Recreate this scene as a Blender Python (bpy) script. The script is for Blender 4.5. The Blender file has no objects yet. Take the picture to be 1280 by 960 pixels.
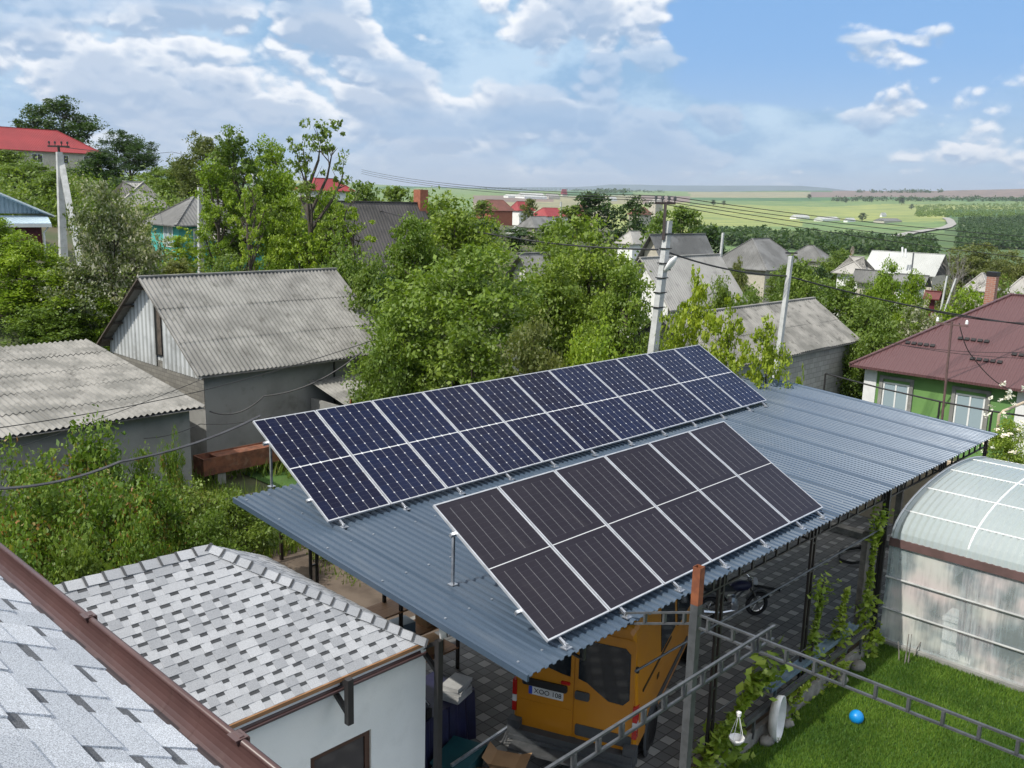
import bpy, math, random
import numpy as np
from mathutils import Vector, Matrix
rad = math.radians
S = bpy.context.scene
COL = S.collection
# ------------------------------------------------------------------ camera, sky, sun, exposure
EYE = np.array([0.0, 0.0, 8.25]); FPX = 1143.19
CR = np.array([0.69372082, -0.71975144, 0.02663249])
CU = np.array([0.12434991, 0.15611055, 0.97988091])
CF = np.array([0.70942831, 0.67645204, -0.19779817])
cd = bpy.data.cameras.new('camera'); cam = bpy.data.objects.new('camera', cd); COL.objects.link(cam)
cd.sensor_width = 36; cd.lens = 36*FPX/1280; cd.clip_start = 0.05; cd.clip_end = 60000
mw = Matrix.Identity(4)
for i in range(3):
    mw[i][0] = CR[i]; mw[i][1] = CU[i]; mw[i][2] = -CF[i]; mw[i][3] = EYE[i]
cam.matrix_world = mw
S.camera = cam
S.view_settings.view_transform = 'Standard'; S.view_settings.look = 'None'
S.view_settings.gamma = 1; S.view_settings.exposure = 0.42
SUN_EL = 50.0; SUN_DIR = Vector((-0.93, 0.14, 0)).normalized()*math.cos(rad(SUN_EL)) + Vector((0, 0, math.sin(rad(SUN_EL))))
sl = bpy.data.lights.new('sun', 'SUN'); sl.energy = 3.2; sl.angle = rad(0.6); sl.color = (1.0, 0.95, 0.87)
so = bpy.data.objects.new('sun', sl); COL.objects.link(so)
so.rotation_euler = SUN_DIR.to_track_quat('Z', 'Y').to_euler(); so.location = (-40, 20, 60)

class NG:
    """small helper for node graphs"""
    def __init__(s, nt): s.nt = nt; s.n = nt.nodes; s.l = nt.links
    def node(s, typ, **kw):
        nd = s.n.new(typ)
        for k, v in kw.items(): setattr(nd, k, v)
        return nd
    def put(s, sock, v):
        if isinstance(v, bpy.types.NodeSocket): s.l.new(v, sock)
        elif isinstance(v, (tuple, list)) and len(v) == 3 and sock.type == 'RGBA': sock.default_value = (*v, 1)
        else: sock.default_value = v
    def m(s, op, a, b=0.0, c=None, clamp=False):
        nd = s.node('ShaderNodeMath', operation=op, use_clamp=clamp)
        s.put(nd.inputs[0], a); s.put(nd.inputs[1], b)
        if c is not None: s.put(nd.inputs[2], c)
        return nd.outputs[0]
    def vm(s, op, a, b=(0, 0, 0)):
        nd = s.node('ShaderNodeVectorMath', operation=op)
        s.put(nd.inputs[0], a); s.put(nd.inputs[1], b)
        return nd.outputs['Value'] if op in ('DOT_PRODUCT', 'LENGTH') else nd.outputs[0]
    def sep(s, v):
        nd = s.node('ShaderNodeSeparateXYZ'); s.put(nd.inputs[0], v); return nd.outputs
    def comb(s, x, y, z):
        nd = s.node('ShaderNodeCombineXYZ')
        for i, v in enumerate((x, y, z)): s.put(nd.inputs[i], v)
        return nd.outputs[0]
    def noise(s, vec, scale, detail=3, rough=.55, dist=0, w=None):
        nd = s.node('ShaderNodeTexNoise')
        if vec is not None: s.put(nd.inputs['Vector'], vec)
        nd.inputs['Scale'].default_value = scale; nd.inputs['Detail'].default_value = detail
        nd.inputs['Roughness'].default_value = rough; nd.inputs['Distortion'].default_value = dist
        return nd.outputs['Fac']
    def ss(s, x, lo, hi):
        nd = s.node('ShaderNodeMapRange', interpolation_type='SMOOTHSTEP')
        s.put(nd.inputs['Value'], x); s.put(nd.inputs['From Min'], lo); s.put(nd.inputs['From Max'], hi)
        return nd.outputs[0]
    def mix(s, f, a, b):
        nd = s.node('ShaderNodeMix', data_type='RGBA')
        s.put(nd.inputs[0], f); s.put(nd.inputs[6], a); s.put(nd.inputs[7], b)
        return nd.outputs[2]
    def mul(s, a, b, f=1.0):
        nd = s.node('ShaderNodeMix', data_type='RGBA', blend_type='MULTIPLY')
        s.put(nd.inputs[0], f); s.put(nd.inputs[6], a); s.put(nd.inputs[7], b)
        return nd.outputs[2]
    def obj(s): return s.node('ShaderNodeTexCoord').outputs['Object']
    def bump(s, h, strength=.3, dist=.02):
        nd = s.node('ShaderNodeBump'); nd.inputs['Strength'].default_value = strength
        nd.inputs['Distance'].default_value = dist; s.put(nd.inputs['Height'], h)
        return nd.outputs[0]

# ---- sky: Nishita + procedural clouds by true direction (azimuth / elevation)
W = bpy.data.worlds.new('World'); S.world = W; W.use_nodes = True
g = NG(W.node_tree); g.n.clear()
sky = g.node('ShaderNodeTexSky', sky_type='NISHITA'); sky.sun_disc = False
sky.sun_elevation = rad(SUN_EL); sky.sun_rotation = math.atan2(SUN_DIR.x, SUN_DIR.y)
sky.altitude = 100; sky.air_density = 1.0; sky.dust_density = 0.6; sky.ozone_density = 2.0
gen = g.node('ShaderNodeTexCoord').outputs['Generated']
dirn = g.vm('NORMALIZE', gen)
fh = Vector((CF[0], CF[1], 0)).normalized(); rh = Vector((fh.y, -fh.x, 0))
fa = g.vm('DOT_PRODUCT', dirn, tuple(fh)); ra = g.vm('DOT_PRODUCT', dirn, tuple(rh))
az = g.m('MULTIPLY', g.m('ARCTAN2', ra, fa), 57.2958)                      # degrees, + to the right of north-east
el = g.m('MULTIPLY', g.m('ARCSINE', g.sep(dirn)[2]), 57.2958)
elc = g.m('MAXIMUM', el, 0.0)
# flattening towards the horizon: layers get thinner low down
lay = g.m('POWER', g.m('ADD', elc, 1.2), 0.80)
X_ = g.m('MULTIPLY', az, 0.092)
def cl(dy, dz, sx=1.0, sy=1.0): return g.comb(g.m('MULTIPLY', X_, sx), g.m('ADD', g.m('MULTIPLY', lay, .27*sy), dy), dz)
def bil(dy, f, dz):
    n = g.noise(cl(dy*f, dz, f, f), 1.0, 0, .5)
    return g.m('ABSOLUTE', g.m('MULTIPLY_ADD', n, 2.0, -1.0))
def fb(dy):
    a = g.noise(cl(dy, 3.6, 1.0, 1.35), 1.15, 3, .50, .0)
    v = g.m('MULTIPLY_ADD', bil(dy, 1.9, 1.7), .30, a); v = g.m('MULTIPLY_ADD', bil(dy, 4.6, 4.4), .15, v); v = g.m('MULTIPLY_ADD', bil(dy, 10.5, 7.7), .075, v)
    d = g.noise(cl(dy*9, 8.8, 22.0, 20.0), 1.0, 3, .6)
    return g.m('MULTIPLY_ADD', d, .07, g.m('SUBTRACT', v, .118))
n1 = fb(0); n1b = fb(.07)
n2 = g.noise(cl(.3, 9.3, .55, 1.9), 1.0, 6, .52, .3)
n3 = g.noise(cl(0, 5.7, 1.9, 2.3), 1.0, 7, .60, .0)
gap = g.m('MULTIPLY', g.m('MULTIPLY', g.ss(az, 6.5, 11.5), g.ss(el, 5.0, 7.2)), g.m('SUBTRACT', 1.0, g.m('MULTIPLY', g.ss(az, 18, 27), g.m('SUBTRACT', 1.0, g.ss(el, 8.6, 10.4)))))
leftm = g.m('SUBTRACT', 1.0, g.ss(az, 5.0, 11.0))
bias = g.m('ADD', g.m('MULTIPLY', leftm, 0.15), g.m('MULTIPLY', gap, -0.34))
veil = g.m('MULTIPLY', g.ss(g.m('ADD', n2, g.m('MULTIPLY', bias, 1.1)), 0.36, 0.56), 0.9)
n1c = g.m('ADD', n1, g.m('MULTIPLY', bias, .55)); cov = g.ss(n1c, 0.50, 0.585)
lit = g.ss(g.m('SUBTRACT', n1, n1b), -0.075, 0.06)
vc = g.mix(g.ss(n3, .38, .62), (0.21, 0.38, 0.58), (0.43, 0.58, 0.72))
hc = g.mix(lit, (0.27, 0.38, 0.54), (0.80, 0.81, 0.83))
hc = g.mix(g.m('MULTIPLY', g.ss(n1c, .60, .74), .75), hc, (0.30, 0.40, 0.55))
hc = g.mix(g.m('MULTIPLY', g.ss(n2, .44, .60), .70), hc, (0.22, 0.37, 0.57))
hc = g.mix(g.m('MULTIPLY', g.m('SUBTRACT', 1.0, g.ss(el, 0.0, 4.2)), 0.55), hc, (0.42, 0.54, 0.66))
skyc = g.node('ShaderNodeVectorMath', operation='SCALE'); g.put(skyc.inputs[0], sky.outputs[0]); skyc.inputs['Scale'].default_value = 0.085
blue = g.mix(g.ss(el, 0.0, 9.0), (0.34, 0.48, 0.66), (0.15, 0.35, 0.68))
base = g.mix(0.75, skyc.outputs[0], blue)
res = g.mix(veil, base, vc)
res = g.mix(g.m('MULTIPLY', cov, 0.92), res, hc)
# overhead: bright broken cloud, which gives the place its soft fill light
upper = g.ss(el, 16.0, 42.0)
over = g.mix(g.m('ADD', .25, g.m('MULTIPLY', g.ss(g.noise(dirn, 1.6, 5), .4, .6), .6)), skyc.outputs[0], (1.85, 1.80, 1.72))
res = g.mix(upper, res, over)
bg = g.node('ShaderNodeBackground'); g.put(bg.inputs['Color'], res); bg.inputs['Strength'].default_value = 1.0
wo = g.node('ShaderNodeOutputWorld'); g.l.new(bg.outputs[0], wo.inputs[0])

# ------------------------------------------------------------------ geometry from the calibrated view
def ray(px, py): return CF + CR*((px-640)/FPX) - CU*((py-480)/FPX)
def onZ(px, py, z): d = ray(px, py); return EYE + d*((z-EYE[2])/d[2])
def onX(px, py, x): d = ray(px, py); return EYE + d*(x/d[0])
def onY(px, py, y): d = ray(px, py); return EYE + d*(y/d[1])
def at(px, py, t): return EYE + ray(px, py)*t

# ------------------------------------------------------------------ materials
MATS = {}
def newmat(name):
    m = bpy.data.materials.new(name); m.use_nodes = True; nt = m.node_tree
    gg = NG(nt); b = nt.nodes['Principled BSDF']; MATS[name] = m
    return m, gg, b
def basic(name, col, rough=.7, metal=0, col2=None, scale=4, lo=.35, hi=.65, bump=0, bscale=30, grime=None, spec=None, detail=4, stretch=None):
    m, gg, b = newmat(name)
    v = gg.obj()
    if stretch: v = gg.vm('MULTIPLY', v, stretch)
    if col2 is None: col2 = tuple(c*.78 for c in col)
    f = gg.ss(gg.noise(v, scale, detail), lo, hi)
    c = gg.mix(f, col, col2)
    if grime: c = gg.mix(gg.m('MULTIPLY', gg.ss(gg.noise(v, grime[1], 6, .65), .52, .72), grime[2]), c, grime[0])
    gg.put(b.inputs['Base Color'], c); b.inputs['Roughness'].default_value = rough; b.inputs['Metallic'].default_value = metal
    if spec is not None: b.inputs['Specular IOR Level'].default_value = spec
    if bump: gg.l.new(gg.bump(gg.noise(gg.obj(), bscale, 4), bump, .01), b.inputs['Normal'])
    return m
def leafmat(name, c1, c2, c3=None, trans=.35, thr=1.27):
    m, gg, b = newmat(name)
    r = gg.node('ShaderNodeNewGeometry').outputs['Random Per Island']
    oi = gg.node('ShaderNodeObjectInfo').outputs['Random']
    c = gg.mix(r, c1, c2)
    if c3: c = gg.mix(gg.ss(gg.m('ADD', r, gg.m('MULTIPLY', gg.noise(gg.obj(), 1.6, 2), .9)), thr, thr+.15), c, c3)
    big = gg.noise(gg.obj(), .8, 3)
    c = gg.mul(c, gg.mix(gg.ss(big, .3, .7), (.68, .74, .72), (1.34, 1.24, 1.1)))
    c = gg.mul(c, gg.mix(oi, (.88, .92, .9), (1.12, 1.06, 1.05)))
    gg.put(b.inputs['Base Color'], c); b.inputs['Roughness'].default_value = .5; b.inputs['Specular IOR Level'].default_value = .4
    tr = gg.node('ShaderNodeBsdfTranslucent'); gg.put(tr.inputs['Color'], gg.mul(c, (1.25, 1.3, .6)))
    mx = gg.node('ShaderNodeMixShader'); mx.inputs[0].default_value = trans
    gg.l.new(b.outputs[0], mx.inputs[1]); gg.l.new(tr.outputs[0], mx.inputs[2])
    gg.l.new(mx.outputs[0], gg.n['Material Output'].inputs['Surface'])
    return m

basic('asphalt', (.06, .06, .06), .9)
basic('soil', (.13, .10, .075), .95, col2=(.075, .055, .04), scale=1.2, bump=.6, bscale=14)
basic('ground', (.055, .075, .025), .95, col2=(.10, .085, .05), scale=.25, bump=.5, bscale=6)
basic('steel_dark', (.035, .033, .033), .45, .3)
basic('steel_brown', (.045, .032, .028), .5, .2)
basic('steel_gray', (.11, .115, .12), .45, .4, col2=(.075, .08, .082), scale=6)
basic('galv', (.55, .57, .6), .35, .8, col2=(.40, .42, .45), scale=12)
basic('alu', (.60, .62, .65), .38, .55)
basic('rust', (.23, .075, .028), .85, col2=(.16, .05, .022), scale=8, bump=.3, bscale=50)
basic('rustbox', (.22, .085, .045), .85, col2=(.12, .05, .03), scale=5, grime=((.3, .18, .12), 3, .6), bump=.3)
basic('gutter_brown', (.085, .045, .042), .38, col2=(.07, .038, .036), scale=3, grime=((.13, .09, .08), 20, .25))
basic('wood', (.30, .16, .07), .6, col2=(.22, .11, .05), scale=3, stretch=(1, 12, 12))
basic('render_white', (.80, .81, .78), .85, col2=(.76, .77, .74), scale=1.5, grime=((.66, .67, .64), 2.5, .4), bump=.12, bscale=60)
basic('white_paint', (.78, .79, .78), .5, col2=(.72, .73, .72))
basic('plastic_white', (.75, .75, .74), .35)
basic('brown_window', (.075, .035, .022), .35)
basic('concrete', (.30, .30, .28), .9, col2=(.20, .20, .19), scale=1.5, grime=((.12, .115, .1), 1.2, .6), bump=.3, bscale=25)
basic('concrete_wall', (.27, .27, .255), .9, col2=(.21, .21, .20), scale=.9, grime=((.13, .125, .11), 1.6, .6), bump=.35, bscale=20)
basic('pole_concrete', (.46, .47, .46), .85, col2=(.36, .37, .36), scale=3, grime=((.22, .22, .21), 5, .5), bump=.3, bscale=30)
basic('asbestos', (.255, .25, .232), .9, col2=(.165, .162, .15), scale=1.1, grime=((.085, .083, .072), 3.4, .8), bump=.25, bscale=40, detail=8)
basic('asbestos_pale', (.27, .262, .24), .9, col2=(.15, .148, .135), scale=1.1, grime=((.075, .073, .064), 3.0, .85), bump=.25, bscale=40, detail=8)
basic('asbestos_gable', (.58, .60, .60), .85, col2=(.46, .48, .48), scale=1.1, grime=((.26, .26, .25), 2.2, .45), bump=.15)
basic('slate_old', (.21, .21, .205), .9, col2=(.13, .13, .125), scale=.5, grime=((.075, .075, .07), 1.5, .6))
basic('slate_dark', (.11, .10, .094), .9, col2=(.075, .07, .066), scale=.5, grime=((.03, .03, .028), 1.5, .5))
basic('roof_pale', (.40, .385, .355), .85, col2=(.30, .29, .265), scale=.5, grime=((.17, .16, .145), 1.2, .6))
basic('roof_white', (.50, .51, .49), .8, col2=(.40, .41, .39), scale=.3)
basic('roof_red', (.30, .035, .038), .6, col2=(.24, .028, .032), scale=.4)
basic('roof_brick', (.20, .075, .055), .7, col2=(.15, .06, .045), scale=.4)
basic('red_dark', (.12, .015, .015), .6)
basic('tin_blue', (.48, .60, .66), .45, .2, col2=(.40, .52, .60))
basic('siding_blue', (.30, .37, .41), .6, col2=(.26, .33, .37))
basic('maroon', (.10, .010, .018), .55)
basic('teal_wall', (.06, .42, .36), .8, col2=(.08, .36, .32), scale=1)
basic('teal_dark', (.015, .12, .12), .7)
basic('cream', (.52, .48, .40), .85, col2=(.44, .41, .34))
basic('brick', (.34, .13, .075), .9, col2=(.26, .09, .055), scale=8)
basic('black', (.012, .012, .013), .5)
basic('rubber', (.018, .018, .019), .75)
basic('cable', (.02, .02, .022), .6)
basic('cable_gray', (.10, .10, .105), .6)
basic('cardboard', (.36, .22, .11), .85, col2=(.30, .18, .09))
basic('teal_box', (.012, .085, .10), .5)
basic('tarp_blue', (.012, .012, .05), .5, col2=(.008, .008, .03), bump=.5, bscale=9)
basic('paper', (.38, .38, .37), .7)
basic('stone', (.25, .24, .22), .95, col2=(.16, .155, .14), scale=5, bump=.5)
basic('blue_gray', (.16, .22, .27), .45, col2=(.10, .15, .19))
basic('ball_blue', (.005, .24, .62), .4)
basic('bark', (.10, .08, .062), .95, col2=(.055, .045, .036), scale=6, bump=.6, bscale=20)
basic('bark_pale', (.24, .22, .20), .95, col2=(.15, .14, .125), scale=6)
basic('beige', (.50, .42, .31), .8, col2=(.44, .36, .26))
basic('orange', (.46, .185, .008), .28, col2=(.43, .168, .008), scale=1.5, grime=((.30, .13, .03), 3, .15))
basic('grey_plastic', (.055, .06, .065), .6)
basic('red_lens', (.40, .01, .008), .2)
basic('clear_lens', (.6, .6, .6), .2)
basic('plate_white', (.62, .63, .62), .4)
basic('plate_blue', (.02, .06, .4), .4)
basic('chrome', (.6, .6, .6), .2, 1)
basic('curtain', (.60, .54, .54), .8, col2=(.5, .44, .46), scale=5)
m, gg, b = newmat('darkglass'); b.inputs['Base Color'].default_value = (.01, .014, .018, 1); b.inputs['Roughness'].default_value = .06
m, gg, b = newmat('pane'); b.inputs['Base Color'].default_value = (.30, .38, .42, 1); b.inputs['Roughness'].default_value = .12
m, gg, b = newmat('panedark'); b.inputs['Base Color'].default_value = (.05, .045, .045, 1); b.inputs['Roughness'].default_value = .08

# green render of the house on the right (two greens blended by cloudy paint)
basic('green_render', (.12, .25, .075), .85, col2=(.15, .29, .085), scale=.7, bump=.1)
# carport sheet: blue-grey coated steel, slightly different sheet to sheet
m, gg, b = newmat('carport_sheet')
v = gg.obj(); sx = gg.sep(v)
sheet = gg.m('FLOOR', gg.m('MULTIPLY', sx[0], 1/1.14))
wn = gg.node('ShaderNodeTexWhiteNoise', noise_dimensions='1D'); gg.put(wn.inputs['W'], sheet)
c = gg.mix(wn.outputs['Value'], (.047, .074, .112), (.058, .087, .125))
c = gg.mix(gg.m('MULTIPLY', gg.ss(gg.noise(gg.vm('MULTIPLY', v, (2.2, .5, 1)), 1.3, 6, .6), .5, .75), .3), c, (.13, .15, .17))
gg.put(b.inputs['Base Color'], c); b.inputs['Metallic'].default_value = .15
gg.put(b.inputs['Roughness'], gg.m('ADD', .24, gg.m('MULTIPLY', gg.noise(v, 3, 4), .22)))
# brown metal roof: ribs running down the slope, real geometry elsewhere, fine ones here
def ribmat(name, c1, c2, axis, pitch, rough=.5, step=None, depth=.02):
    m, gg, b = newmat(name); v = gg.obj(); s3 = gg.sep(v)
    w = gg.m('ABSOLUTE', gg.m('SUBTRACT', gg.m('FRACT', gg.m('MULTIPLY', s3[axis], 1/pitch)), .5))
    h = gg.ss(w, .12, .34)
    c = gg.mix(gg.noise(v, .8, 5), c1, c2)
    gg.put(b.inputs['Base Color'], c); b.inputs['Roughness'].default_value = rough
    if step:
        h = gg.m('ADD', h, gg.m('MULTIPLY', gg.m('FRACT', gg.m('MULTIPLY', s3[1-axis], 1/step)), 1.0))
    gg.l.new(gg.bump(h, .9, depth), b.inputs['Normal'])
    return m
ribmat('roof_brown_x', (.12, .058, .06), (.10, .048, .05), 1, .19, .42, depth=.03)
ribmat('roof_brown_y', (.12, .058, .06), (.10, .048, .05), 0, .19, .42, depth=.03)
for nm in ('slate_old', 'slate_dark', 'roof_pale', 'roof_white', 'tin_blue', 'roof_brick', 'roof_red'):
    m = MATS[nm]; gg = NG(m.node_tree); b = m.node_tree.nodes['Principled BSDF']; s3 = gg.sep(gg.obj())
    wx = gg.m('SINE', gg.m('MULTIPLY', s3[0], 6.283/.21)); wy = gg.m('SINE', gg.m('MULTIPLY', s3[1], 6.283/.21))
    nrm = gg.sep(gg.node('ShaderNodeNewGeometry').outputs['Normal'])
    pick = gg.m('GREATER_THAN', gg.m('ABSOLUTE', nrm[0]), gg.m('ABSOLUTE', nrm[1]))
    hh = gg.m('ADD', gg.m('MULTIPLY', wx, gg.m('SUBTRACT', 1.0, pick)), gg.m('MULTIPLY', wy, pick))
    stp = gg.m('FRACT', gg.m('MULTIPLY', s3[2], 1.3))
    gg.l.new(gg.bump(gg.m('ADD', hh, gg.m('MULTIPLY', stp, .6)), .6, .022), b.inputs['Normal'])
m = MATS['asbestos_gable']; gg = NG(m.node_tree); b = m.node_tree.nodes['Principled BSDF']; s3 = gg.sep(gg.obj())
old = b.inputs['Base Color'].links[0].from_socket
rib_shade = gg.ss(gg.m('SINE', gg.m('MULTIPLY', s3[1], 6.283/.28)), -.2, .9)  # dark stripes put the shade of the sheeting ribs into the gable colour
gg.put(b.inputs['Base Color'], gg.mul(old, gg.mix(rib_shade, (1, 1, 1), (.62, .62, .60))))
# concrete block wall
def blockmat(name, c1, c2, mortar, bw, bh, swap=False):
    m, gg, b = newmat(name); v = gg.obj(); s3 = gg.sep(v)
    vec = gg.comb(gg.m('ADD', s3[0], s3[1]), s3[2], 0)
    br = gg.node('ShaderNodeTexBrick'); gg.put(br.inputs['Vector'], vec)
    br.inputs['Color1'].default_value = (*c1, 1); br.inputs['Color2'].default_value = (*c2, 1); br.inputs['Mortar'].default_value = (*mortar, 1)
    br.inputs['Scale'].default_value = 1; br.inputs['Mortar Size'].default_value = .012; br.inputs['Brick Width'].default_value = bw; br.inputs['Row Height'].default_value = bh
    br.inputs['Bias'].default_value = 0
    c = gg.mix(gg.m('MULTIPLY', gg.noise(v, 3, 5), .45), br.outputs['Color'], mortar)
    gg.put(b.inputs['Base Color'], c); b.inputs['Roughness'].default_value = .9
    gg.l.new(gg.bump(br.outputs['Fac'], .5, -.01), b.inputs['Normal'])
    return m
blockmat('blocks', (.40, .39, .37), (.30, .295, .28), (.20, .195, .18), .40, .21)
blockmat('brickwork', (.38, .13, .07), (.30, .10, .055), (.34, .28, .24), .25, .085)
# yard paving: grey rectangular pavers with a lighter one in every group
m, gg, b = newmat('paving'); v = gg.obj(); s3 = gg.sep(v)
U_ = gg.m('MULTIPLY', s3[0], 1/.205); V_ = gg.m('MULTIPLY', s3[1], 1/.205)
iu = gg.m('FLOOR', U_); iv = gg.m('FLOOR', V_); fu = gg.m('FRACT', U_); fv = gg.m('FRACT', V_)
light = gg.m('MULTIPLY', gg.m('LESS_THAN', gg.m('MODULO', gg.m('ADD', iu, 1000), 2), .5), gg.m('LESS_THAN', gg.m('MODULO', gg.m('ADD', iv, 1000), 2), .5))
wn = gg.node('ShaderNodeTexWhiteNoise', noise_dimensions='3D'); gg.put(wn.inputs['Vector'], gg.comb(iu, iv, 0))
wv = wn.outputs['Value']
edge = gg.m('MINIMUM', gg.m('MINIMUM', fu, gg.m('SUBTRACT', 1, fu)), gg.m('MINIMUM', fv, gg.m('SUBTRACT', 1, fv)))
c = gg.mix(light, gg.mix(wv, (.105, .108, .11), (.14, .143, .145)), gg.mix(wv, (.27, .275, .27), (.36, .365, .35)))
c = gg.mix(gg.m('MULTIPLY', gg.noise(v, 1.2, 5), .5), c, (.12, .12, .115))
jt = gg.ss(edge, .03, .06); c = gg.mix(jt, (.05, .05, .045), c)
gg.put(b.inputs['Base Color'], c); b.inputs['Roughness'].default_value = .72
gg.l.new(gg.bump(jt, .5, .006), b.inputs['Normal'])
# lawn soil beneath the blades
m, gg, b = newmat('lawn_ground'); v = gg.obj()
c = gg.mix(gg.ss(gg.noise(v, 1.1, 5, .6), .35, .7), (.030, .085, .010), (.055, .12, .018))
c = gg.mix(gg.m('MULTIPLY', gg.ss(gg.noise(v, .5, 3), .55, .75), .6), c, (.10, .13, .03))
gg.put(b.inputs['Base Color'], c); b.inputs['Roughness'].default_value = .95
gg.l.new(gg.bump(gg.noise(v, 60, 3), .8, .02), b.inputs['Normal'])
# shingles: granules, one tint per tab
def shingle(name, c1, c2, gran, gs):
    m, gg, b = newmat(name); v = gg.obj()
    r = gg.node('ShaderNodeNewGeometry').outputs['Random Per Island']
    c = gg.mix(gg.ss(r, .1, .95), c1, c2)
    n = gg.noise(v, gs, 2, .7)
    c = gg.mix(gg.ss(n, .34, .66), gg.mul(c, tuple([1-gran]*3)), gg.mul(c, tuple([1+gran*.75]*3)))
    c = gg.mul(c, gg.mix(gg.noise(v, 2.5, 4), (.9, .9, .9), (1.1, 1.1, 1.1)))
    gg.put(b.inputs['Base Color'], c); b.inputs['Roughness'].default_value = .93
    gg.l.new(gg.bump(n, .5, .003), b.inputs['Normal'])
    return m
shingle('shingle_a', (.27, .28, .295), (.40, .41, .425), .22, 150)
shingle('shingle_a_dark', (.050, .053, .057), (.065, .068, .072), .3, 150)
shingle('shingle_b', (.40, .425, .46), (.54, .565, .60), .5, 260)
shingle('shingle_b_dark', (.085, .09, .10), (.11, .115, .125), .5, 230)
# solar cells
def cellmat(name, c1, c2, line, dots, rowline):
    m, gg, b = newmat(name); s3 = gg.sep(gg.obj()); x, y = s3[0], s3[1]
    cw = 1.108/6; fx = gg.m('FRACT', gg.m('DIVIDE', gg.m('SUBTRACT', x, .013), cw)); dx = gg.m('MULTIPLY', gg.m('MINIMUM', fx, gg.m('SUBTRACT', 1, fx)), cw)
    ym = gg.m('ABSOLUTE', gg.m('SUBTRACT', y, 1.139)); ch = 1.108/12
    ry = gg.m('DIVIDE', gg.m('SUBTRACT', ym, .012), ch)
    fy = gg.m('FRACT', ry); dy = gg.m('MULTIPLY', gg.m('MINIMUM', fy, gg.m('SUBTRACT', 1, fy)), ch)
    f2 = gg.m('FRACT', gg.m('MULTIPLY', ry, .5)); d2 = gg.m('MULTIPLY', gg.m('MINIMUM', f2, gg.m('SUBTRACT', 1, f2)), ch*2)
    inside = gg.m('MULTIPLY', gg.m('GREATER_THAN', x, .05), gg.m('LESS_THAN', x, 1.084))
    colm = gg.m('MULTIPLY', gg.m('LESS_THAN', dx, .0036 if dots else .0028), inside)
    if not dots: colm = gg.m('MULTIPLY', colm, gg.m('MULTIPLY', gg.m('GREATER_THAN', ym, .10), gg.m('LESS_THAN', ym, 1.03)))
    rowm = gg.m('LESS_THAN', dy, .0016)
    mid = gg.m('LESS_THAN', ym, .009 if dots else .006)
    wn = gg.node('ShaderNodeTexWhiteNoise', noise_dimensions='3D')
    gg.put(wn.inputs['Vector'], gg.comb(gg.m('FLOOR', gg.m('DIVIDE', gg.m('SUBTRACT', x, .013), cw)), gg.m('FLOOR', gg.m('MULTIPLY', ry, .5)), gg.m('GREATER_THAN', y, 1.139)))
    oi = gg.node('ShaderNodeObjectInfo').outputs['Random']
    c = gg.mix(gg.m('ADD', gg.m('MULTIPLY', wn.outputs['Value'], .35), gg.m('MULTIPLY', oi, .6)), c1, c2)
    c = gg.mix(gg.m('MULTIPLY', rowm, rowline), c, (.25, .26, .30))
    c = gg.mix(gg.m('MULTIPLY', colm, line), c, (.75, .76, .78))
    if dots:
        dd = gg.m('LESS_THAN', gg.m('ADD', dx, d2), .016); c = gg.mix(gg.m('MULTIPLY', dd, .7), c, (.85, .86, .88))
    c = gg.mix(gg.m('MULTIPLY', mid, .72), c, (.78, .79, .80))
    gg.put(b.inputs['Base Color'], c)
    gg.put(b.inputs['Roughness'], gg.m('MULTIPLY_ADD', gg.noise(gg.obj(), 2.5, 4), .16, .10)); b.inputs['Specular IOR Level'].default_value = .12 if dots else .13
    ds = gg.ss(gg.noise(gg.vm('MULTIPLY', gg.obj(), (1, .35, 1)), 3.0, 6, .65), .50, .80)
    c = gg.mix(gg.m('MULTIPLY', ds, .10), c, (.16, .15, .14)); gg.put(b.inputs['Base Color'], c)
    b.inputs['Coat Weight'].default_value = .0
    return m
cellmat('cells_blue', (.004, .005, .020), (.006, .014, .050), .30, True, .14)
cellmat('cells_black', (.013, .0112, .019), (.019, .017, .026), .26, False, .06)
# foliage
leafmat('leaf_walnut', (0.118, 0.195, 0.024), (0.225, 0.315, 0.044))
leafmat('leaf_bright', (0.150, 0.256, 0.019), (0.255, 0.358, 0.031))
leafmat('leaf_yellow', (0.213, 0.308, 0.022), (0.325, 0.396, 0.033))
leafmat('leaf_mid', (0.095, 0.165, 0.024), (0.180, 0.260, 0.042))
leafmat('leaf_dark', (0.033, 0.077, 0.020), (0.068, 0.122, 0.031))
leafmat('leaf_olive', (0.112, 0.147, 0.037), (0.195, 0.218, 0.069))
leafmat('leaf_blossom', (0.105, 0.154, 0.044), (0.180, 0.218, 0.075), (0.420, 0.430, 0.360), thr=1.0)
leafmat('leaf_bush', (0.083, 0.166, 0.020), (0.180, 0.269, 0.037), (0.280, 0.140, 0.050), thr=1.23)
leafmat('leaf_vine', (0.175, 0.275, 0.028), (0.300, 0.396, 0.055), (0.375, 0.462, 0.132))
leafmat('leaf_grass', (0.058, 0.145, 0.018), (0.135, 0.225, 0.035), trans=.25)
leafmat('leaf_weed', (0.105, 0.179, 0.025), (0.210, 0.282, 0.050), (0.200, 0.200, 0.060))
leafmat('flower_white', (.7, .7, .66), (.8, .8, .78), trans=.2)
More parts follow.
